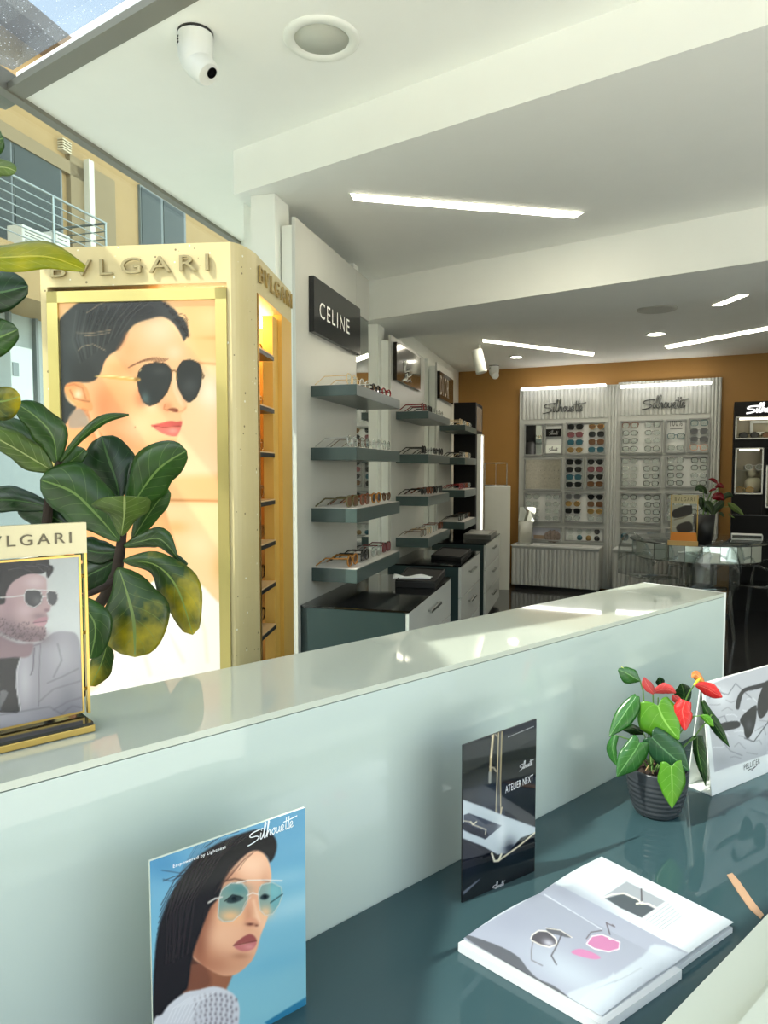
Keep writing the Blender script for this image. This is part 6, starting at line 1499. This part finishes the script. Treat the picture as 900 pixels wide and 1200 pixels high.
bz0, bz1 = TZ + .03, stz - .10
def paint_small(P):
    P.fill((178, 176, 158))
    for k in range(5): P.line([(786, 590 + k * 9), (820, 583 + k * 10)], .8, (206, 204, 190), .6)
    P.poly([(789, 598), (810, 591), (812, 600), (806, 604), (790, 607)], (44, 38, 32), 1); P.line([(790, 609), (800, 607), (806, 604)], .8, (96, 80, 54), .9); P.poly([(793, 616), (808, 611), (812, 622), (796, 624)], (50, 44, 38), 1)
print_sheet('printed_photo', matte, sdisp, (spt(.01, bz0, .002), spt(sw - .03, bz0, .002), spt(sw - .05, bz1, .002), spt(-.02, bz1, .002)), 40, 60, paint_small)
MB().prism([spt(.01, bz0, .0015), spt(sw - .03, bz0, .0015), spt(sw - .05, bz1, .0015), spt(-.02, bz1, .0015)], BN * -.003).build('photo_board', edgew, sdisp)
lo = [atH(x, y, TZ + .03) for x, y in ((796, 636), (826, 637), (826, 635), (796, 634))]
la = V((sx0.x, sx0.y, 0)) + BN * .09
lf = thing('leaflet_stand', 'orange leaflet in a low holder in front of the showcase card on the round table', 'leaflet', la + BD * .12 + UP * TZ)
def lpt(u, z, o): return la + BD * u + BN * o + UP * z
MB().prism([lpt(-.02, TZ + .001, .05), lpt(.25, TZ + .001, .05), lpt(.25, TZ + .045, .035), lpt(-.02, TZ + .045, .035)], BN * -.03).build('holder', mat('leaflet_tan', (196, 160, 96), .5), lf)
MB().prism([lpt(.0, TZ + .046, .025), lpt(.24, TZ + .046, .025), lpt(.23, TZ + .125, -.01), lpt(.01, TZ + .125, -.01)], BN * -.003).build('leaflet', mat('leaflet_orange', (214, 130, 36), .5), lf)
gp_ = tpt(875, 633); gb = thing('glass_block', 'low clear glass block on the right of the round mirrored table', 'display block', gp_)
fb = MB()
for o_z in (.0, .05): fb.tube([gp_ + BD * a + BN * b + UP * (.008 + o_z) for a, b in ((-.14, -.06), (.14, -.06), (.14, .06), (-.14, .06))], .006, 5, closed=True)
for a, b in ((-.14, -.06), (.14, -.06), (.14, .06), (-.14, .06)): fb.tube([gp_ + BD * a + BN * b + UP * .008, gp_ + BD * a + BN * b + UP * .058], .006, 5)
fb.build('edges', mat('bright_edges', (226, 230, 228), .2), gb)
MB().prism([gp_ + BD * a + BN * b + UP * .004 for a, b in ((-.135, -.055), (.135, -.055), (.135, .055), (-.135, .055))], UP * .05).build('block', acryl, gb)
# ------------------------------------------------------------------ anthuriums
AG = leafmat('anthurium_green', (52, 110, 42), (110, 164, 92), c2=(44, 100, 38), rough=.22, nv=5)
AL = leafmat('anthurium_light', (98, 156, 44), (146, 196, 92), c2=(84, 148, 36), rough=.25, nv=5, trans=.35)
AD = leafmat('anthurium_dark', (42, 84, 50), (86, 130, 86), c2=(34, 72, 42), rough=.2, nv=6)
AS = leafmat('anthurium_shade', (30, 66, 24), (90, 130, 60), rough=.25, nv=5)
RD = leafmat('spathe_red', (214, 50, 48), (232, 104, 96), c2=(192, 36, 38), rough=.18, nv=4, trans=.25)
RP = leafmat('spathe_pink', (220, 84, 82), (236, 136, 128), c2=(204, 66, 68), rough=.18, nv=4, trans=.3)
RO = leafmat('spathe_orange', (236, 168, 70), (240, 200, 120), c2=(226, 132, 60), rough=.25, nv=4, trans=.3)
stm = mat('stem_green', (96, 134, 62), .45); spx = mat('spadix_yellow', (226, 200, 60), .5, bump=.4, bscale=300)
pc = atH(769, 951, DESK + .0005); PY = pc.y
anth = thing('potted_anthurium', 'potted anthurium with red blooms in a ribbed dark grey pot on the teal desk', 'potted plant', pc)
prof = [(.0005, 0), (.044, 0), (.048, .004)]
hp = .108; rb, rt = .048, .068
for k in range(1, 40):
    z = .004 + (hp - .004) * k / 39; u = z / hp
    r = rb + (rt - rb) * (1 - (1 - u) ** 1.9); r += .0009 * math.sin(z * 2 * math.pi / .0115) * (1 if u < .82 else 0); prof.append((r, z))
prof += [(rt - .003, hp), (rt - .005, hp - .02), (.0005, hp - .021)]
MB(Matrix.Translation(pc)).lathe(prof[:-2] + [(rt - .004, hp), (rt - .006, hp - .018)], 56).build('pot', mat('pot_charcoal', (54, 58, 62), .32, var=.03), anth)
so_ = MB(Matrix.Translation(pc)); so_.lathe([(.0005, hp - .014), (rt - .0055, hp - .016)], 32)
for k in range(46):
    a = k * 2.4; r = (rt - .012) * math.sqrt((k + .5) / 46); so_.sphere((r * math.cos(a), r * math.sin(a), hp - .014), .006 + .004 * random.random(), 4)
o = so_.build('soil', mat('soil', (44, 30, 22), .9, var=.4, scale=80), anth); o['kind'] = 'stuff'
def C6(x, y): return (700 + .1917 * x, 760 + .1917 * y)
def c6(*a): return [C6(*p) for p in a]
k6 = .1917
ANT = [  # mat, midrib (crop), widths left (towards -normal), right, depth offset, tilt
 (AG, [(262,198),(215,172),(170,146),(118,190)][:3] + [(128, 130)], [4,50,52,6], [4,42,36,10], .01, .4),
 (AG, [(238,292),(190,360),(130,450),(72,540)], [20,72,62,2], [16,46,42,2], -.02, .3),
 (AL, [(372,350),(400,420),(445,490),(502,556)], [70,112,84,2], [118,150,96,2], -.03, .0),
 (AD, [(335,545),(400,610),(480,680),(562,748)], [66,96,82,2], [58,88,72,2], -.055, .0),
 (AG, [(258,578),(220,640),(170,710),(118,784)], [58,82,68,2], [58,76,60,2], -.06, .0),
 (AL, [(453,722),(456,800),(457,880),(456,978)], [72,84,60,1], [66,86,60,1], -.075, .0),
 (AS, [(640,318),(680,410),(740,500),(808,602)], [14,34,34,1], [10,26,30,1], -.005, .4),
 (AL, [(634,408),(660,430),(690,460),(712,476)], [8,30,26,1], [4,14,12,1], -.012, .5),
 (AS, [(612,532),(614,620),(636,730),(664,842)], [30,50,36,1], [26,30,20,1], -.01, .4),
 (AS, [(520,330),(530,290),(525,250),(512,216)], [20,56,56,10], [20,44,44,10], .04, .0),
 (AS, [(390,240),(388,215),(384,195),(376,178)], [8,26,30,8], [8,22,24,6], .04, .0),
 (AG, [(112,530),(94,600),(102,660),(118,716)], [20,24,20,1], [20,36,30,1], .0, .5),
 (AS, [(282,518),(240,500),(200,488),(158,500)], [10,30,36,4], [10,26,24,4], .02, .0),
]
for k, (m, mid, wl_, wr_, dy, tilt) in enumerate(ANT):
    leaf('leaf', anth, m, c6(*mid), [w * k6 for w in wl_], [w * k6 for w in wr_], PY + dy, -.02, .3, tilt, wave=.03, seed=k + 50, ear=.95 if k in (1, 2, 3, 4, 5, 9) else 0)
BL_ = [(RP, [(345,278),(320,245),(300,212),(284,176)], [6,26,30,6], [6,30,24,4], -.01, .3), (RP, [(352,262),(400,250),(440,252),(480,272)], [16,38,30,4], [14,26,24,4], -.02, .5),
       (RD, [(540,318),(520,380),(530,440),(536,502)], [36,56,50,4], [40,62,40,4], -.035, .2), (RP, [(520,335),(495,315),(475,300),(462,282)], [4,20,24,6], [4,18,20,4], -.01, .0),
       (RD, [(602,222),(660,240),(715,272),(764,298)], [10,40,38,3], [10,36,34,3], -.03, .3), (RO, [(650,208),(618,170),(596,156),(578,176)], [10,30,28,4], [8,20,20,4], -.02, .3)]
for k, (m, mid, wl_, wr_, dy, tilt) in enumerate(BL_):
    leaf('flower_spathe', anth, m, c6(*mid), [w * k6 for w in wl_], [w * k6 for w in wr_], PY + dy, -.01, .35, tilt, wave=.05, seed=k + 90)
def A3(x, y, d): q = C6(x, y); return atY(q[0], q[1], PY + d)
MB().tube([A3(592, 222, -.035), A3(610, 200, -.04), A3(632, 180, -.045)], [.0022, .0030, .0018], 8).build('spadix', spx, anth)
MB().tube([A3(148, 112, -.002), A3(160, 122, .0), A3(172, 132, .004)], [.0012, .0018, .0012], 6).build('leaf_tip', mat('tip_yellow', (206, 214, 120), .5), anth)
root = pc + UP * (hp - .016)
for a in ([A3(262,198,.01), A3(280,260,.01), A3(285,330,.01)], [A3(372,350,-.03), A3(352,420,-.005)], [A3(592,225,-.03), A3(560,270,-.015), A3(530,340,.01), A3(470,520,.0)], [A3(520,330,-.02), A3(470,480,.0)], [A3(340,282,-.01), A3(345,400,.0)], [A3(372,300,-.015), A3(368,420,.005)],
          [A3(330,560,-.05), A3(320,640,-.02)], [A3(258,580,-.055), A3(290,660,-.02)], [A3(640,410,-.01), A3(590,415,.0), A3(470,560,.0)], [A3(700,404,-.015), A3(660,455,-.01), A3(600,530,-.005), A3(480,640,.0)], [A3(612,540,-.01), A3(560,570,-.005), A3(450,680,.0)], [A3(453,724,-.07), A3(420,690,-.035), A3(400,740,-.02)], [A3(240,292,-.015), A3(290,420,.0)], [A3(520,330,.04), A3(480,480,.02)], [A3(112,530,.0), A3(210,560,.0)], [A3(282,518,.02), A3(320,600,.01)]):
    e = a[-1]; rx = root + V((random.uniform(-.02, .02), random.uniform(-.02, .02), 0))
    MB().tube([p + UP * 0 for p in [V(tuple(q)) for q in a]] + [rx], .0016, 6).build('stem', stm, anth)
rt_ = MB()
for k in range(14):
    a = k * .9; rt_.tube([root + V((.02 * math.cos(a), .02 * math.sin(a) - .012, .012 + .016 * random.random())), root + V((.034 * math.cos(a + .3), .034 * math.sin(a + .3) - .012, -.002))], .0016, 5)
rt_.build('aerial_roots', mat('roots_tan', (170, 140, 100), .7), anth)
# second anthurium on the round table
p2 = tpt(830, 638.5); p2 = p2 + V((0, .1, 0)); P2Y = p2.y
an2 = thing('potted_anthurium', 'shaded anthurium with dark red blooms in a tall black pot on the round table', 'potted plant', p2)
hp2 = atY(831, 603, P2Y).z - TZ; rr = .10
MB(Matrix.Translation(p2)).lathe([(.0005, 0), (rr * .72, 0), (rr, hp2), (rr * .94, hp2), (rr * .92, hp2 - .03), (.0005, hp2 - .035)], 36).build('pot', mat('pot_black', (30, 31, 33), .45), an2)
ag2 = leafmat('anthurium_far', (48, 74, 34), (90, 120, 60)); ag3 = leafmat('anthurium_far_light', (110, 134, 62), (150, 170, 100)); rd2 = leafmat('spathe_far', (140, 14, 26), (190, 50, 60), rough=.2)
def C7(x, y): return (710 + .2111 * x, 540 + .2111 * y)
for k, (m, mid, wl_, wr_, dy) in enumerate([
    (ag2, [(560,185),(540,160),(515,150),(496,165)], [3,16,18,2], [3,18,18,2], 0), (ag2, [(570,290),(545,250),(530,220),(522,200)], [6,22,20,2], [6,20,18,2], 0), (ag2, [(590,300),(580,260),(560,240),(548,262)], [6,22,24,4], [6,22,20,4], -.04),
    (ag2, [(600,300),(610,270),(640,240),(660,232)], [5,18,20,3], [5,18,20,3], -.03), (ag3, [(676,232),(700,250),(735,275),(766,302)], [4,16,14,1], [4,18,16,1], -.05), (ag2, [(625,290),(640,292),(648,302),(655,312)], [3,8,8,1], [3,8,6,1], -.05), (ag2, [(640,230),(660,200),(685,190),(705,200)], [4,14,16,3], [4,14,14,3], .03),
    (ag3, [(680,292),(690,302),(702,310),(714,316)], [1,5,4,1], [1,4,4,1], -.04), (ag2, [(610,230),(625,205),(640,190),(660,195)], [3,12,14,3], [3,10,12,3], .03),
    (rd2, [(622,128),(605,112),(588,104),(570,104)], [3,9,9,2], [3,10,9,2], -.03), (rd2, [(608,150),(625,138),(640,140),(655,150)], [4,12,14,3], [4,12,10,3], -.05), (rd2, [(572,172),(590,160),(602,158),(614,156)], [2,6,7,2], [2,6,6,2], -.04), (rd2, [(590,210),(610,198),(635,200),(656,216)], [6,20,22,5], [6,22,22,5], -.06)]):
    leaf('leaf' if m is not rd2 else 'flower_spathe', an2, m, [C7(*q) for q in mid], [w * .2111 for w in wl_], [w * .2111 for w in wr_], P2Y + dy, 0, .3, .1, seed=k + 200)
for x, y in ((540, 160), (600, 130), (625, 150), (625, 210), (700, 255), (660, 200), (590, 165), (545, 240)):
    q = C7(x, y); e = atY(q[0], q[1], P2Y - .02); MB().tube([e, (e + p2 + UP * (hp2 + .03)) / 2 + UP * .02, p2 + UP * (hp2 - .03) + V((random.uniform(-.03, .03), 0, 0))], .004, 5).build('stem', stm, an2)
# ------------------------------------------------------------------ camera, sun, sky
cd = bpy.data.cameras.new('camera'); co = bpy.data.objects.new('camera', cd); COL.objects.link(co)
co.location = CAM; co.rotation_euler = (math.pi / 2 - PITCH, 0, 0)
cd.sensor_fit = 'VERTICAL'; cd.sensor_height = 36; cd.lens = F / 1200 * 36; cd.clip_start = 0.02
SC.camera = co
sd = bpy.data.lights.new('sun', 'SUN'); so = bpy.data.objects.new('sun', sd); COL.objects.link(so)
sd.energy = 4.1; sd.angle = math.radians(0.6); sd.color = (1.0, .95, .86)
sdir = V((1, .52, -1.2)); so.rotation_euler = sdir.to_track_quat('-Z', 'Y').to_euler()
wd = bpy.data.worlds.new('world'); SC.world = wd; wd.use_nodes = True
nt = wd.node_tree; nt.nodes.clear()
o_ = nt.nodes.new('ShaderNodeOutputWorld'); bg = nt.nodes.new('ShaderNodeBackground'); sk = nt.nodes.new('ShaderNodeTexSky')
sk.sky_type = 'NISHITA'; sk.sun_disc = False; sk.sun_elevation = math.radians(46.7); sk.sun_rotation = math.atan2(-1, -.52)
bg.inputs[1].default_value = .62
hs = nt.nodes.new('ShaderNodeHueSaturation'); hs.inputs['Saturation'].default_value = .6
wm = nt.nodes.new('ShaderNodeMix'); wm.data_type = 'RGBA'; wm.blend_type = 'MULTIPLY'; wm.inputs[0].default_value = 1; wm.inputs[7].default_value = (1.0, .97, .86, 1)
nt.links.new(sk.outputs[0], hs.inputs['Color']); nt.links.new(hs.outputs[0], wm.inputs[6]); nt.links.new(wm.outputs[2], bg.inputs[0]); nt.links.new(bg.outputs[0], o_.inputs[0])
vs_ = SC.view_settings; vs_.view_transform = 'Standard'; vs_.look = 'None'; vs_.gamma = 1; vs_.use_curve_mapping = False; vs_.exposure = 0.6
SC.cycles.max_bounces = 10; SC.cycles.diffuse_bounces = 5; SC.cycles.glossy_bounces = 5; SC.cycles.transparent_max_bounces = 24; SC.cycles.transmission_bounces = 6
SC.cycles.sample_clamp_indirect = 6; SC.cycles.use_denoising = True; SC.cycles.caustics_reflective = False; SC.cycles.caustics_refractive = False
